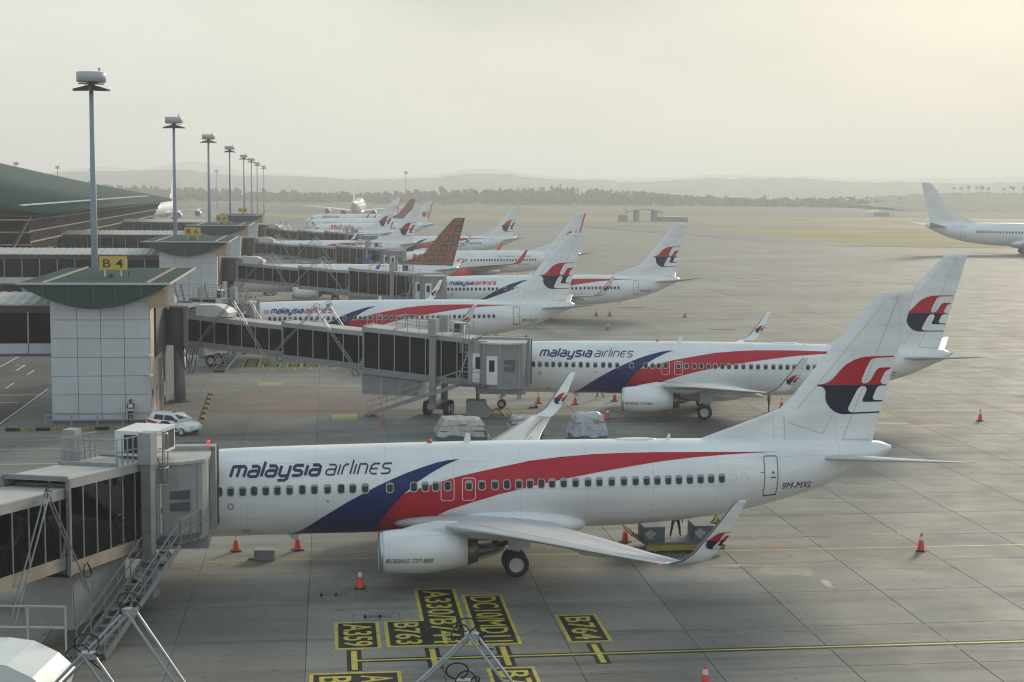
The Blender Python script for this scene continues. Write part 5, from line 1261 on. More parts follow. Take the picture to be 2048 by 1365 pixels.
    m = MB(); m.box(.85, 1.5, -2.0, 2.0, zb + 3.38, zb + 3.6); m.build('canopy_frame', BR_LIGHT, cb)
    m = MB()
    for q in range(5):
        x = 1.5 + .15 * q
        for y in (-1.95, 1.95): m.box(x, x + .09, y - .10 - .03 * (q % 2), y + .10 + .03 * (q % 2), zb + .0, zb + 3.42)
        m.box(x, x + .09, -1.9, 1.9, zb + 3.4, zb + 3.56 + .03 * (q % 2))
    m.build('bellows', mat('bellows_canvas', (.12, .115, .11), .9, var=.15), cb)
    m = MB(); m.box(-.55, .95, -1.8, 1.8, zb - .55, zb - .02); m.build('cab_underframe', BR_LIGHT, cb)
    m = MB(); m.smooth = True; m.lathe([(0, .03), (.0, .065), (.16, .065), (.21, .02)], 'z', 10, (1.2, -1.7, zb + 3.6)); m.build('warning_light', mat('lit_red_beacon', (.7, .02, .02), .4, emit=(1, .05, .03), estr=.6) if near_cam == 'rust' else mat('unlit_red_beacon', (.30, .03, .02), .5), cb)
    # door and stairs on the camera side of the tunnel end
    y = near * (1.25 + .06)
    dr = MB(); a, c = L - .05, L + .95; dr.box(a - .25, c + .15, y - .04 * 1, y + .04, zf(L) - .35, zf(L) + 2.95); dw = dr.build('door_wall', BR_LIGHT, t)
    m = MB(); m.box(a + .05, a + .85, y + near * .045 - .02, y + near * .045 + .02, zf(L) - .15, zf(L) + 2.0); do = m.build('door', AC_WHITE, t)
    m = MB(); m.box(a + .28, a + .68, y + near * .075 - .01, y + near * .075 + .01, zf(L) + .85, zf(L) + 1.75); m.build('door_window', WIN_DARK, do)
    m = MB(); m.box(a + .08, a + .14, y + near * .075 - .02, y + near * .075 + .02, zf(L) + .75, zf(L) + .95); m.build('handle', DARKMET, do)
    if stairs:
        ys = near * 2.05; st = bpy.data.objects.new('stairs', None); col.objects.link(st); st.parent = t
        zl = zf(L) - .25; s_top = L - .9; run = 6.9; s_bot = s_top - run
        m = MB(); m.box(s_top, L + 1.2, ys - .62, ys + .62, zl - .08, zl); m.build('landing', BR_DARK, st)
        nst = 14
        for q in range(nst):
            f = (q + .5) / nst; s = s_top - run * f; z = zl * (1 - f) + .12 * f
            if 'tread' not in STEP_ME:
                mm = MB(); mm.box(-.14, .14, -.5, .5, -.03, .0); STEP_ME['tread'] = mm.mesh('tread', GALV)
            link('tread', STEP_ME['tread'], st, (s, ys, z))
        for yy in (ys - .55, ys + .55):
            m = MB(); m.bar((s_top, yy, zl - .08), (s_bot, yy, .12), .06, .24); m.build('stringer', BR_GREY, st)
            m = MB()
            for hh in (.5, .95): m.bar((s_top, yy, zl + hh), (s_bot, yy, .15 + hh), .045)
            for q in range(7): f = q / 6; s = s_top - run * f; z = zl * (1 - f) + .15 * f; m.bar((s, yy, z), (s, yy, z + .97), .04)
            m.build('handrail', GALV, st)
        m = MB()
        for hh in (.5, 1.0): m.bar((s_top, ys + near * .6, zl + hh), (L + 1.2, ys + near * .6, zl + hh), .045); m.bar((L + 1.2, ys - .6, zl + hh), (L + 1.2, ys + .6, zl + hh), .045)
        for s in (s_top, L + .1, L + 1.2): m.bar((s, ys + near * .6, zl), (s, ys + near * .6, zl + 1.0), .045)
        m.build('landing_railing', GALV, st)
        m = MB(); m.box(s_bot - .2, s_bot + .3, ys - .5, ys + .5, .08, .16); m.build('foot_plate', BR_DARK, st)
        for yy in (ys - .4, ys + .4): link('wheel', cached('caster', lambda: m_wheel(.11, .07)), st, (s_bot, yy, .11))
    return t
def tow(u, v): return UV(u, v)[:2]
bridge('weathered jet bridge at the lower left edge, docked to the airliner marked 9M-MXL', (-19.7, 38.5), (-15.45, 62.0), R(97.2), near=-1, hvac='big', near_cam='rust', cab_off=-.8, col_s=1.7, plat=3.5, plant=7.0, plant_h=.55, arms=((12.3, 9.9, 15.3, 2.75, -1.25), (5.6, 3.4, 8.2, 2.75, -1.25)))
bridge('long dark-glazed jet bridge from the B 4 tower crossing in front of 9M-MLO', (-26.2, 115.7), (-0.75, 109.7), R(84), near=-1)
bridge('jet bridge behind the B 4 tower docked to the nose of 9M-MLO', (-31.0, 124.5), (-27.0, 144.6), R(97.8), near=-1, stairs=True)
bridge('jet bridge from the B 6 tower passing in front of the batik tail airliner', tow(-12.7, 195.3), (-10.5, 190.6), R(96.8), near=-1)
bridge('jet bridge from the B 8 tower, dark glazing in front of a kite emblem airliner', tow(-14.1, 267.8), (-21.0, 263.8), R(97), near=-1)
bridge('farthest visible jet bridge, from the B 10 tower', tow(-15.3, 353.6), (-33.0, 340.2), R(97), near=-1, stairs=False)
bridge('jet bridge of which only a pale hood and cable arms show along the bottom edge', (-13.5, 28.9), (14.2, 28.4), R(90), near=-1, hood=True, platform=False, hood_s=0.0)

# ------------------------------------------------------------------ wide-body aircraft further out
def widebody(label, pose, scale, mirror=False, four=False):
    t = airliner(label, 'wide-body airliners out on the field', pose, 'plain', None, scale=scale, winglets=False, windows=mirror, detail=False)
    if mirror: t.scale = (-scale, scale, scale)
    for w in [c for c in t.children if c.name.startswith('wing') and not c.name.startswith('wing_f')]: w.data = cached('pw' + w.data.name, lambda: recolour(w.data.copy(), MATS['white']))
    if four:
        for s in (1, -1):
            e = link('engine', cached(('nac', 'white'), lambda: m_nacelle('white')), t, (2.9, -9.6 * s, .45)); link('intake_lip', cached('lip', m_lip), e); link('fan_disc', cached('fan', m_fan), e); link('pylon', cached('pyl', m_pylon), e)
        m = MB(); m.smooth = True; n = 20
        m.rings([[(x - 20, w * math.cos(2 * math.pi * k / n), 4.6 + h * math.sin(2 * math.pi * k / n)) for k in range(n)] for x, w, h in ((2.6, .1, .1), (3.6, .95, 1.0), (6, 1.4, 1.7), (11, 1.45, 1.75), (14, 1.2, 1.3), (16.5, .3, .5))]); m.build('upper_deck', MATS['white'], t)
    return t
widebody('plain white twin-engined jet at the right edge of the picture, tail first', (141.5, 408, 0.5), 1.56, mirror=True)
widebody('four-engined jet seen from behind, beyond the row of parked tails', (-81.5, 775, -88), 1.66, four=True)
widebody('hazy four-engined jet facing the camera past the end of the terminal roof', (-160.5, 680, 94), 1.68, four=True)

# ------------------------------------------------------------------ ground equipment
def cone_parts():
    m = MB(); m.box(-.21, .21, -.21, .21, 0, .05); a = m.mesh('base', BLACKP)
    m = MB(); m.smooth = True; m.lathe([(.05, .165), (.74, .04), (.76, .01)], 'z', 18); b = m.mesh('cone_body', CONE_O)
    m = MB(); m.smooth = True; m.lathe([(.46, .097), (.62, .068)], 'z', 18); c = m.mesh('reflective_band', CONE_W)
    return a, b, c
CP = cone_parts()
CONES = [(-6.42, 61.99, 'orange traffic cone in front of the near engine of 9M-MXL'), (-12.91, 68.19, 'orange traffic cone under the nose, beside the jet bridge stairs'), (-10.05, 68.5, 'orange traffic cone under the navy swoosh of 9M-MXL'),
 (5.62, 70.74, 'dull traffic cone beside the cargo loader under the rear fuselage'), (19.77, 69.63, 'orange traffic cone standing alone on the yellow line behind the tail of 9M-MXL'), (6.8, 49.61, 'traffic cone cut by the bottom edge of the picture'),
 (2.17, 117.04, 'traffic cone under the nose of the second airliner, nearest its bridge'), (5.09, 116.56, 'traffic cone under the front fuselage of the second airliner, seen past the far winglet'), (8.36, 118.58, 'traffic cone just left of the engine of the second airliner'),
 (7.19, 109.07, 'traffic cone in front of the second airliner beside the wrapped pallets'), (21.32, 115.38, 'traffic cone half hidden by the large tail fin'), (35.38, 110.27, 'lone traffic cone on open concrete near the right edge'),
 (11.35, 198.61, 'small traffic cone behind the 9M-MXD airliner, left of a pair'), (13.17, 198.82, 'small traffic cone behind the 9M-MXD airliner, right of a pair'), (23.23, 198.05, 'small traffic cone behind the tail of 9M-MXD'), (11.65, 179.04, 'small traffic cone nearest the tail of 9M-MLO'), (-24.6, 212.5, 'small traffic cone beyond the nose of 9M-MLO')]
for i, (x, y, lab) in enumerate(CONES):
    t = thing('traffic_cone', lab, 'traffic cone', (x, y, .001), .3 * i, 'orange traffic cones'); t.scale = (1.1, 1.1, 1.15)
    for n_, me in zip(('base', 'cone_body', 'reflective_band'), CP): link(n_, me, t)

def wheelset(t, pts, r, w):
    for p in pts: link('wheel', cached(('ew', r, w), lambda: m_wheel(r, w)), t, p)

# patrol car
car = thing('patrol_car', 'small white hatchback with navy and red side flashes parked by the B 4 tower', 'car', (-23.35, 101.1, 0), R(-24))
body = MB(); body.smooth = True
secs = [(-1.82, .42, .98, .70, .62), (-1.78, .30, 1.05, .76, .66), (-1.3, .26, 1.02, .82, .74), (0, .24, .98, .84, .76), (.9, .26, .96, .83, .74), (1.5, .28, .84, .78, .66), (1.85, .34, .68, .66, .54), (1.92, .42, .58, .5, .42)]
body.rings([[(x, -w, z0), (x, -w * 1.02, (z0 + z1) / 2), (x, -w2 - .04, z1), (x, -w2 * .5, z1 + .02), (x, w2 * .5, z1 + .02), (x, w2 + .04, z1), (x, w * 1.02, (z0 + z1) / 2), (x, w, z0)] for x, z0, z1, w, w2 in secs])
CARW = mat('car_white_paint', (.72, .73, .73), .25, coat=.6); body.build('car_body', CARW, car)
cabn = MB(); cabn.smooth = True
cabn.rings([[(xa, -.74, .95), (xb, -.62, 1.40), (xb + .0, -.4, 1.46), (xb, .4, 1.46), (xb, .62, 1.40), (xa, .74, .95)] for xa, xb in ((-1.74, -1.45), (-1.3, -1.2), (-.3, -.3), (.55, .12), (1.15, .45))]); cabn.build('cabin_roof', CARW, car)
for s in (-1, 1):
    for x0, x1, xa, xb in ((-1.15, -.38, -1.08, -.38), (-.28, .82, -.28, .28)):
        m = MB(); m.add([(x0, s * .745, 1.0), (x1, s * .745, 1.0), (xb, s * .66, 1.34), (xa, s * .66, 1.34)], [(0, 1, 2, 3)]); m.build('side_window', WIN_DARK, car)
m = MB(); m.add([(1.08, -.66, .99), (1.08, .66, .99), (.50, .55, 1.38), (.50, -.55, 1.38)], [(0, 1, 2, 3)]); m.build('windscreen', WIN_DARK, car)
m = MB(); m.add([(-1.76, -.62, 1.02), (-1.76, .62, 1.02), (-1.50, .5, 1.36), (-1.50, -.5, 1.36)], [(0, 1, 2, 3)]); m.build('rear_window', WIN_DARK, car)
m = MB(); m.add([(-.9, -.865, .62), (-.3, -.87, .96), (.15, -.87, .96), (.95, -.87, .42), (.2, -.87, .34)], [(0, 1, 2, 3, 4)]); m.build('side_flash', NAVY, car)
m = MB(); m.add([(-1.7, -.80, .92), (-1.6, -.80, .98), (-.75, -.87, .84), (-.9, -.87, .70), (-1.7, -.80, .80)], [(0, 1, 2, 3, 4)]); m.build('side_flash', RED, car)
for y in (-.5, .5):
    m = MB(); m.box(1.80, 1.93, y - .16, y + .16, .56, .70); m.build('headlight', AC_WHITE, car)
    m = MB(); m.box(-1.84, -1.76, y * 1.2 - .08, y * 1.2 + .08, .72, 1.0); m.build('tail_light', BRIGHT_RED, car)
m = MB(); m.box(-.02, .10, -.12, .12, 1.47, 1.55); m.build('roof_beacon', BRIGHT_RED, car)
m = MB(); m.box(.72, .9, -.95, -.8, .98, 1.1); m.build('door_mirror', BLACKP, car)
wheelset(car, [(x, y, .29) for x in (-1.2, 1.2) for y in (-.74, .74)], .29, .18)

# baggage tractor with its lamps on
tr = thing('baggage_tractor', 'dark baggage tractor with both headlights lit under a jet bridge', 'tractor', (-37.9, 230.5, 0), R(-92))
m = MB(); m.box(-1.4, 1.4, -.75, .75, .32, .95); m.build('chassis', mat('tractor_olive', (.07, .07, .05), .6), tr)
m = MB(); m.hexa([(-.9, -.7, .95), (.25, -.7, .95), (.25, .7, .95), (-.9, .7, .95)], [(-.85, -.65, 1.85), (.0, -.65, 1.85), (.0, .65, 1.85), (-.85, .65, 1.85)]); m.build('cab', WIN_DARK, tr)
m = MB(); m.box(-.95, .12, -.72, .72, 1.86, 1.95); m.build('cab_roof', BLACKP, tr)
for y in (-.62, .62):
    m = MB(); m.smooth = True; m.lathe([(1.40, .10), (1.45, .17), (1.47, .02)], 'x', 14, (0, y, .74)); m.build('headlight', mat('lit_headlight', (1, .95, .8), .3, emit=(1, .92, .7), estr=9.0), tr)
wheelset(tr, [(x, y, .34) for x in (-.95, .95) for y in (-.7, .7)], .34, .24)

# cargo dollies with film-wrapped pallets
WRAP = film_mat('plastic_film', (.85, .85, .83), (.62, .61, .58), (.42, .22, .18), .45)
WRAP2 = film_mat('plastic_film_blue', (.82, .85, .9), (.56, .60, .66), (.14, .24, .50), .7)
CARDB = mat('cargo_cardboard', (.30, .24, .18), .8, var=.25, vscale=1.5)
CONT = mat('container_blue_grey', (.085, .11, .135), .5, var=.15, vscale=1.5)
def dolly(x, y, rz, w, d, label):
    t = thing('cargo_dolly', label, 'dolly', (x, y, 0), rz, 'cargo dollies between the first two airliners')
    m = MB(); m.box(-w / 2, w / 2, -d / 2, d / 2, .38, .50); m.build('deck', BR_DARK, t)
    m = MB(); m.bar((w / 2, 0, .3), (w / 2 + 1.0, 0, .25), .07); m.build('tow_bar', GALV, t)
    wheelset(t, [(a, b, .2) for a in (-w / 2 + .35, w / 2 - .35) for b in (-d / 2 + .15, d / 2 - .15)], .2, .12)
def wrapped(x, y, rz, w, d, h, label, film, seed, lean):
    t = thing('wrapped_pallet', label, 'cargo', (x, y, .505), rz, 'film-wrapped cargo pallets'); rnd = random.Random(seed)
    m = MB(); m.box(-w / 2, w / 2, -d / 2, d / 2, 0, .75); m.build('load_base', CONT, t)
    for k in range(5):
        a = -w / 2 + .1 + k * (w - .2) / 5; m = MB(); hh = .45 + .5 * rnd.random(); m.box(a, a + (w - .2) / 5 - .03, -d / 2 + .1, d / 2 - .1 - .3 * rnd.random(), .76, .76 + hh * (h - .76) * .8); m.build('carton', CARDB, t)
    m = MB(); n = 9; top = []
    for i in range(n):
        row = []
        for j in range(n):
            u, v = i / (n - 1) - .5, j / (n - 1) - .5; e = max(abs(u), abs(v)) * 2
            z = h * (1.04 - .20 * e ** 3) + rnd.uniform(-.05, .05) + lean * u
            if e > .98: z = .42 + rnd.uniform(-.14, .10)
            kx = 1.09 if e > .98 else 1.06; row.append((u * w * kx + rnd.uniform(-.02, .02), v * d * kx, z))
        top.append(row)
    vs = [p for r_ in top for p in r_]; m.add(vs, [(i * n + j, (i + 1) * n + j, (i + 1) * n + j + 1, i * n + j + 1) for i in range(n - 1) for j in range(n - 1)]); m.build('film_cover', film, t)
dolly(-3.3, 96.9, R(8), 3.4, 2.4, 'cargo dolly beyond the blade antenna of 9M-MXL, carrying a carton-brown load'); wrapped(-3.3, 96.9, R(8), 3.2, 2.3, 1.45, 'film-wrapped pallet with a peaked pale cover left of the far wing', WRAP, 3, -.15)
dolly(1.0, 99.9, R(5), 2.4, 2.2, 'cargo dolly mostly hidden behind the far wing'); wrapped(1.0, 99.9, R(5), 2.2, 2.0, 1.15, 'low white wrapped pallet half hidden by the far wing', WRAP2, 5, .0)
dolly(5.1, 97.4, R(10), 2.4, 2.2, 'cargo dolly with the tallest wrapped load, right of the far wing'); wrapped(5.1, 97.4, R(10), 2.2, 2.1, 1.75, 'tall film-wrapped pallet with blue and red print right of the far wing', WRAP2, 9, .1)

# belly loader under the rear fuselage
ld = thing('cargo_loader', 'low grey and yellow cargo loader standing under the rear fuselage of 9M-MXL', 'loader', (8.1, 69.6, 0), R(7.2))
LY = mat('loader_yellow', (.34, .25, .03), .6, var=.2, vscale=2, dirt=(.05, .04, .03), dirt_amt=.6)
m = MB(); m.box(-1.7, 1.9, -1.0, 1.0, .38, .56); m.build('deck', CONT, ld)
m = MB(); m.box(-1.8, 2.0, -1.08, -1.0, .18, .44); m.build('side_rail', LY, ld)
m = MB(); m.box(-1.8, 2.0, 1.0, 1.08, .18, .44); m.build('side_rail', LY, ld)
m = MB(); [m.bar((-1.75, y, .42), (-2.5, y, .95), .07) for y in (-1.0, -.5, 0, .5, 1.0)]; m.bar((-2.5, -1.05, .95), (-2.5, 1.05, .95), .08); m.bar((-2.1, -1.05, .67), (-2.1, 1.05, .67), .06); m.build('end_gate', mat('rust_gate', (.16, .09, .05), .7, var=.3, vscale=5), ld)
wheelset(ld, [(x, y, .18) for x in (-1.3, 1.4) for y in (-.8, .8)], .18, .14)
for x, w, h, lab in ((6.75, 1.0, .70, 'blue-grey cargo box on the left end of the loader'), (9.15, .95, .72, 'blue-grey cargo box with a torn white label on the loader, by the yellow vest')):
    t = thing('cargo_box', lab, 'box', (x, 69.45 + (x - 8.1) * .126, .565), R(7.2), 'cargo boxes on the loader')
    m = MB(); m.box(-w / 2, w / 2, -.7, .7, 0, h); m.build('shell', CONT, t)
    m = MB(); m.add([(-.2 + .25 * math.cos(a) * (1 + .3 * math.sin(3 * a)), -.703, h * .5 + .2 * math.sin(a) * (1 + .3 * math.cos(4 * a))) for a in [2 * math.pi * k / 14 for k in range(14)]], [tuple(range(14))]); m.build('paper_label', OLDW, t)

gp_ = thing('ground_power_pedestal', 'grey wedge-sided power pedestal at the foot of the long jet bridge', 'equipment', (-2.55, 110.0, 0), R(-6))
m = MB(); m.prism([(-.8, 0), (.85, 0), (1.15, .35), (.7, .75), (.55, 1.25), (-.8, 1.25)], -.55, .55, 'xz'); m.build('housing', mat('pedestal_grey', (.22, .235, .25), .55, var=.1, dirt=(.1, .08, .06), dirt_amt=.4), gp_)
m = MB(); m.tube([(0, 0, 1.2), (.02, 0, 1.7), (-.05, .1, 2.3)], .14, 10); m.build('hose', mat('brown_hose', (.22, .12, .04), .7, var=.2), gp_)
m = MB(); m.box(-.5, .35, -.57, -.55, .25, 1.05); m.build('access_panel', BR_GREY, gp_)
bxo = thing('equipment_case', 'small grey metal case lying under the nose of 9M-MXL', 'case', (-11.3, 66.75, 0), R(2))
m = MB(); m.box(-.47, .47, -.25, .25, .02, .44); m.build('case_body', BR_GREY, bxo); m = MB(); m.box(-.49, .49, -.27, .27, .44, .49); m.build('lid', BR_LIGHT, bxo)
m = MB(); m.box(-.75, -.48, -.2, .0, 0, .08); m.build('strap', mat('green_strap', (.03, .2, .05), .7), bxo)
ck = thing('wheel_chock', 'dark rubber chocks left on the concrete behind the second airliner nose wheel', 'chock', (1.7, 114.4, 0), .4)
m = MB(); m.prism([(-.35, 0), (.1, 0), (0, .12), (-.2, .14)], -.12, .12, 'xz'); m.build('block', BLACKP, ck); m = MB(); m.prism([(.12, 0), (.4, 0), (.3, .24), (.2, .2)], -.1, .1, 'xz'); m.build('block', BLACKP, ck)

# ------------------------------------------------------------------ people
def person(label, loc, rz, joints, vest=None, shirt=SHIRT, rad=1.0, cap=False):
    """one continuous skinned body; joints: dict of name -> (x, y, z), facing -y"""
    J = joints; order = list(J); idx = {k: i for i, k in enumerate(order)}
    links_ = [('hip', 'spine'), ('spine', 'chest'), ('chest', 'neck'), ('neck', 'head0'), ('head0', 'head1')]
    for s in 'LR': links_ += [('hip', 'hipj' + s), ('hipj' + s, 'knee' + s), ('knee' + s, 'ank' + s), ('ank' + s, 'toe' + s), ('chest', 'sh' + s), ('sh' + s, 'el' + s), ('el' + s, 'wr' + s), ('wr' + s, 'hand' + s)]
    rr = {'hip': (.15, .12), 'spine': (.15, .115), 'chest': (.175, .125), 'neck': (.062, .062), 'head0': (.085, .095), 'head1': (.088, .098)}
    for s in 'LR': rr.update({'hipj' + s: (.095, .105), 'knee' + s: (.062, .066), 'ank' + s: (.045, .05), 'toe' + s: (.042, .034), 'sh' + s: (.068, .068), 'el' + s: (.046, .046), 'wr' + s: (.034, .034), 'hand' + s: (.045, .024)})
    me = bpy.data.meshes.new('person'); me.from_pydata([J[k] for k in order], [(idx[a], idx[b]) for a, b in links_], [])
    ob = bpy.data.objects.new('person', me); col.objects.link(ob)
    md = ob.modifiers.new('skin', 'SKIN'); md.use_smooth_shade = True
    for k in order:
        v = me.skin_vertices[0].data[idx[k]]; v.radius = (rr[k][0] * rad, rr[k][1] * rad); v.use_root = (k == 'hip')
    sb = ob.modifiers.new('sub', 'SUBSURF'); sb.levels = sb.render_levels = 1
    dg = bpy.context.evaluated_depsgraph_get(); nm = bpy.data.meshes.new_from_object(ob.evaluated_get(dg)); ob.modifiers.clear(); ob.data = nm; nm.name = 'person'
    for m_ in (TROUSER, shirt, SKIN, BLACKP): nm.materials.append(m_)
    zh, zn = J['hip'][2] + .02, J['neck'][2] + .03
    for p in nm.polygons:
        c = p.center; near_hand = min((c - Vector(J['hand' + s])).length for s in 'LR') < .10
        foot = min((c - Vector(J['toe' + s])).length for s in 'LR') < .16
        p.material_index = 2 if (c.z > zn or near_hand) else 3 if foot else (1 if c.z > zh else 0)
    ob.location = loc; ob.rotation_euler = (0, 0, rz); tag(ob, label, 'person')
    h = J['head1']; m = MB(); m.smooth = True
    m.rings([[(h[0] + .098 * k_ * math.cos(2 * math.pi * q / 12), h[1] + .02 + .108 * k_ * math.sin(2 * math.pi * q / 12), h[2] + z) for q in range(12)] for z, k_ in ((-.02, 1.0), (.05, 1.02), (.10, .8), (.125, .25))]); m.build('hair', HAIR if not cap else shirt, ob)
    m = MB(); m.prism([(h[0] - .015, h[2] - .05), (h[0] + .015, h[2] - .05), (h[0], h[2] + .01)], h[1] - .125, h[1] - .09, 'xz'); m.build('nose', SKIN, ob)
    if vest:
        c, sp = J['chest'], J['spine']; hp = J['hip']; m = MB(); m.smooth = True
        m.rings([[(x + w * math.cos(2 * math.pi * q / 16), y + d * math.sin(2 * math.pi * q / 16), z) for q in range(16)] for x, y, z, w, d in ((hp[0], hp[1], hp[2] + .03, .19, .155), (sp[0], sp[1], sp[2], .19, .15), (c[0], c[1], c[2] - .03, .215, .16), (c[0], c[1], c[2] + .10, .16, .12))], False, False); m.build('vest', vest, ob)
        m = MB(); z = sp[2] + .06; m.rings([[(sp[0] + .205 * math.cos(2 * math.pi * q / 16), sp[1] + .165 * math.sin(2 * math.pi * q / 16), z + zz) for q in range(16)] for zz in (0, .05)], False, False); m.build('reflective_band', CONE_W, ob)
    return ob
def stand(h=1.72, **kw):
    s = h / 1.72
    J = {'hip': (0, 0, .93), 'spine': (0, -.01, 1.12), 'chest': (0, 0, 1.34), 'neck': (0, -.01, 1.48), 'head0': (0, -.03, 1.56), 'head1': (0, -.03, 1.63)}
    for sg, S_ in ((1, 'L'), (-1, 'R')):
        J.update({'hipj' + S_: (.10 * sg, 0, .88), 'knee' + S_: (.11 * sg, -.02, .49), 'ank' + S_: (.115 * sg, .01, .085), 'toe' + S_: (.13 * sg, -.14, .04), 'sh' + S_: (.20 * sg, 0, 1.40), 'el' + S_: (.25 * sg, .03, 1.13), 'wr' + S_: (.25 * sg, -.05, .90), 'hand' + S_: (.25 * sg, -.08, .80)})
    J.update(kw); return {k: (v[0] * s, v[1] * s, v[2] * s) for k, v in J.items()}
person('person in dark clothes and pale vest leaning on the B 4 tower wall', (*UV(-14.1, 107.0)[:2], .085), AL,
       stand(1.74, hip=(0, .02, .90), chest=(0, .12, 1.32), spine=(0, .06, 1.1), neck=(0, .12, 1.46), head0=(0, .08, 1.54), head1=(0, .07, 1.61), shL=(.2, .12, 1.38), shR=(-.2, .12, 1.38), elL=(.24, -.02, 1.13), elR=(-.24, -.02, 1.13), wrL=(.02, -.14, 1.14), wrR=(-.02, -.16, 1.10), handL=(-.1, -.13, 1.15), handR=(.1, -.15, 1.10), kneeL=(.12, -.26, .60), ankL=(.11, .10, .33), toeL=(.12, .0, .25)), VESTW)
person('person in dark uniform standing behind the second airliner wing tip', (20.0, 113.7, 0), R(80), stand(1.72, elL=(.27, .06, 1.14), wrL=(.16, -.12, 1.0), handL=(.08, -.2, 1.0)), VESTW, cap=True)
person('person of whom only dark legs show under the nose of the second airliner', (.62, 119.45, 0), R(40), stand(1.70), VEST)
person('person striding behind the second airliner, only the legs showing below its belly', (7.28, 120.2, 0), R(-80), stand(1.72, kneeL=(.10, -.24, .50), ankL=(.10, -.30, .09), toeL=(.11, -.45, .06), kneeR=(-.10, .12, .47), ankR=(-.10, .36, .12), toeR=(-.11, .24, .05)), VEST)
person('person in bright yellow vest standing at the right end of the cargo loader', (10.1, 70.5, 0), R(-70), stand(1.70, elL=(.28, -.12, 1.16), wrL=(.16, -.34, 1.12), handL=(.12, -.42, 1.14), elR=(-.28, -.1, 1.16), wrR=(-.18, -.34, 1.05), handR=(-.14, -.42, 1.05)), VEST)
person('person bending on the loader deck, only spread legs showing under the fuselage', (7.95, 69.75, .565), R(10), stand(1.70, kneeL=(.18, -.05, .49), ankL=(.24, .0, .085), toeL=(.26, -.14, .04), kneeR=(-.18, -.05, .49), ankR=(-.24, .0, .085), toeR=(-.26, -.14, .04), spine=(0, -.08, 1.08), chest=(0, -.22, 1.22), neck=(0, -.30, 1.32), head0=(0, -.36, 1.38), head1=(0, -.38, 1.44), shL=(.2, -.22, 1.27), shR=(-.2, -.22, 1.27), elL=(.24, -.3, 1.02), elR=(-.24, -.3, 1.02), wrL=(.2, -.45, .85), wrR=(-.2, -.45, .85), handL=(.2, -.5, .76), handR=(-.2, -.5, .76)), VEST)

# ------------------------------------------------------------------ field buildings, trees, hills
sh = thing('field_shelter', 'small open shelter with an arched roof far across the field, beside a thin mast', 'shelter', (68, 772, 0), R(4)); sh.scale = (.95, 1, .72)
m = MB(); m.smooth = True; n = 12; wd, y0, y1 = 20.0, -5, 5
prof = [(-wd / 2 + wd * k / n, 6.4 + 2.6 * math.sin(math.pi * k / n)) for k in range(n + 1)]
m.prism(prof + [(a, b - .5) for a, b in reversed(prof)], y0, y1, 'xz'); FG = mat('shelter_grey', (.22, .23, .23), .7); m.build('roof', FG, sh)
for x in (-4.2, 5.6):
    m = MB(); m.box(x - 1.1, x + 1.1, -4, 4, 0, 7.8); m.build('pier', FG, sh)
m = MB(); m.box(-14, -9.5, -3, 3, 0, 4.2); m.build('side_hut', FG, sh); m = MB(); m.box(8, 24, -3, 3, 0, 3.2); m.build('side_wall', FG, sh); m = MB(); m.box(12, 20, -3.2, 3.2, 3.21, 3.6); m.build('pale_roof', AC_WHITE, sh)
am = thing('radio_mast', 'thin radio mast beside the arched field shelter', 'mast', (58.5, 768, 0)); m = MB(); m.tube([(0, 0, 0), (0, 0, 14.5)], [.25, .10], 8); m.build('pole', GALV, am); m = MB(); m.tube([(0, 0, 0), (0, 0, .4)], .8, 10); m.build('base', BR_GREY, am)
hg = thing('white_hangar', 'low white roofed building far off in front of the hazy trees', 'building', (247, 1000, 0), 0)
m = MB(); m.prism([(-8, 0), (8, 0), (8, 2.6), (0, 3.9), (-8, 2.6)], -6, 6, 'xz'); m.build('shell', AC_WHITE, hg); m = MB(); m.box(-5, 5, -6.05, -6.0, .2, 2.2); m.build('door', BR_GREY, hg)

def blob(mb, c, r, rz_s, rnd, n=7):
    rings = []
    for i in range(1, 4):
        ph = math.pi * i / 4; rings.append([(c[0] + r * math.sin(ph) * math.cos(2 * math.pi * k / n + i) * rnd.uniform(.7, 1.25), c[1] + r * math.sin(ph) * math.sin(2 * math.pi * k / n + i) * rnd.uniform(.7, 1.25), c[2] + rz_s * math.cos(ph) * rnd.uniform(.75, 1.25)) for k in range(n)])
    mb.rings(rings)
TREES = mat('distant_tree_foliage', (.11, .125, .085), .95, var=.2, vscale=.05)  # foliage lightened: part of the distance haze is put into the colour
rnd = random.Random(11); tl = MB()
for k in range(2600):
    x = rnd.uniform(-620, 760); row = rnd.random()
    x *= 1.3; y = 1380 + 180 * row + max(0, x) * .15 + 18 * math.sin(x * .02)
    h = rnd.uniform(8, 14) * (1.0 + .25 * math.sin(x * .013 + 1)) + (3.5 if rnd.random() < .08 else 0)
    if x > 150: h *= .85
    blob(tl, (x, y, h * .35), 2.6, h * .36, rnd, 5)
    for q in range(4):
        blob(tl, (x + rnd.uniform(-2.6, 2.6), y + rnd.uniform(-3, 3), h * rnd.uniform(.5, .88)), rnd.uniform(1.0, 2.2), h * rnd.uniform(.10, .19), rnd, 5)
o = tl.build('treeline', TREES, fix=False); o['kind'] = 'stuff'; o['label'] = 'hazy belt of low trees along the far side of the airfield'; o['category'] = 'trees'
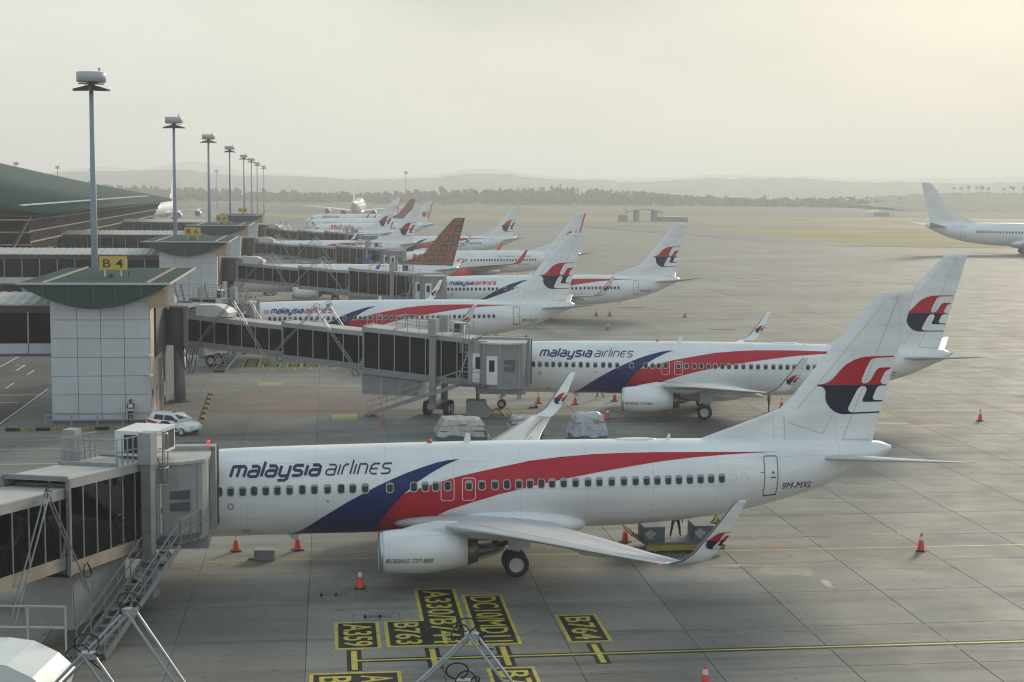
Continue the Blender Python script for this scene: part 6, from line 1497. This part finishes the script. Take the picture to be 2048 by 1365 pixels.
def ridge(name, d, pts, seed, rough, m):
    K_ = 1.0 if d < 2000 else 1.4; d *= K_; pts = [(x * K_, 17.2 + (z - 17.2) * K_) for x, z in pts]
    rnd = random.Random(seed); mb = MB(); xs = np.arange(pts[0][0], pts[-1][0], d / 230.0); rows = []
    for x in xs:
        z = float(np.interp(x, [p[0] for p in pts], [p[1] for p in pts])) + rnd.uniform(-1, 1) * rough + rough * .8 * math.sin(x / d * 90 + seed)
        rows.append([(x, d - 420 + rnd.uniform(-20, 20), -2), (x, d - 260, z * .45 + rnd.uniform(-1, 1) * rough), (x, d - 90, z * .82 + rnd.uniform(-1, 1) * rough), (x, d, z), (x, d + 260, -2)])
    mb.rings(rows, False, False, closed=False); structure(mb.build(name, m, fix=False))
ridge('hill', 2300, [(-1266, 28), (-720, 31), (-657, 34), (-595, 37), (-525, 38), (-455, 32), (-408, 30), (-361, 29), (-299, 29), (-252, 26), (-190, 25), (-128, 30), (-73, 36), (-19, 37), (28, 32), (98, 28), (176, 27), (254, 30), (332, 33), (410, 34), (488, 32), (566, 30), (683, 29), (839, 32), (1307, 35)], 3, 1.5, MATS['forest'])
ridge('hill', 4300, [(-2366, 64), (-1346, 47), (-1230, 58), (-1171, 63), (-1084, 55), (-1011, 70), (-924, 80), (-851, 69), (-763, 52), (-618, 43), (-472, 39), (-327, 39), (-210, 53), (-123, 69), (-50, 64), (52, 53), (154, 45), (329, 43), (518, 51), (576, 56), (780, 56), (984, 50), (1202, 53), (1490, 63), (2294, 74)], 8, 2.5, MATS['forest'])
ridge('hill', 1560, [(330, 4), (400, 12), (440, 15), (520, 16), (700, 15), (900, 10)], 5, .6, MATS['forest'])

pf = None
def palm_parts():
    m = MB(); m.tube([(0, 0, 0), (.2, 0, 4), (.1, 0, 8.2)], [.32, .24, .2], 8); a = m.mesh('trunk', mat('palm_trunk', (.10, .085, .065), .9))
    m = MB(); rnd = random.Random(4)
    for k in range(16):
        az = 2 * math.pi * k / 16 + rnd.uniform(-.15, .15); el = rnd.uniform(-.3, .8); L = rnd.uniform(2.3, 3.2); prev = None
        for i in range(6):
            f = i / 5; r = L * f; z = 8.2 + L * (el * f - .75 * f * f); w = .42 * math.sin(math.pi * min(1, f * .9 + .1))
            c = Vector((.1 + r * math.cos(az), r * math.sin(az), z)); s_ = Vector((-math.sin(az), math.cos(az), -.3)) * w
            cur = (c - s_, c + s_)
            if prev: m.add([prev[0], prev[1], cur[1], cur[0]], [(0, 1, 2, 3)])
            prev = cur
    return a, m.mesh('crown', mat('palm_fronds', (.05, .07, .03), .8))
PPA = palm_parts(); rnd = random.Random(21)
for k in range(13):
    x = 446 + k * 6.3 + rnd.uniform(-2, 2)
    t = thing('palm_tree', 'hazy palm in the row on the far rise at the right edge', 'palm tree', (x, 1500 + rnd.uniform(-20, 10), 12.4 + rnd.uniform(-.5, .5)), rnd.uniform(0, 6), 'palms on the far rise'); t.scale = (1, 1, rnd.uniform(.9, 1.25))
    link('trunk', PPA[0], t); link('crown', PPA[1], t)

# ------------------------------------------------------------------ haze
hz = MB(); hz.box(-6500, 6500, -350, 7400, -1.5, 150)
hz_m = bpy.data.materials.new('haze'); hz_m.use_nodes = True; t = hz_m.node_tree; t.nodes.clear()
o_ = t.nodes.new('ShaderNodeOutputMaterial'); pv = t.nodes.new('ShaderNodeVolumePrincipled')
pv.inputs['Color'].default_value = (0.985, 0.995, 1.0, 1); pv.inputs['Density'].default_value = HAZE_DENSITY; pv.inputs['Anisotropy'].default_value = 0.2
t.links.new(pv.outputs[0], o_.inputs['Volume'])
hzo = hz.build('haze', hz_m); hzo['kind'] = 'stuff'; hzo['label'] = 'pale morning haze over the whole airfield'; hzo['category'] = 'haze'
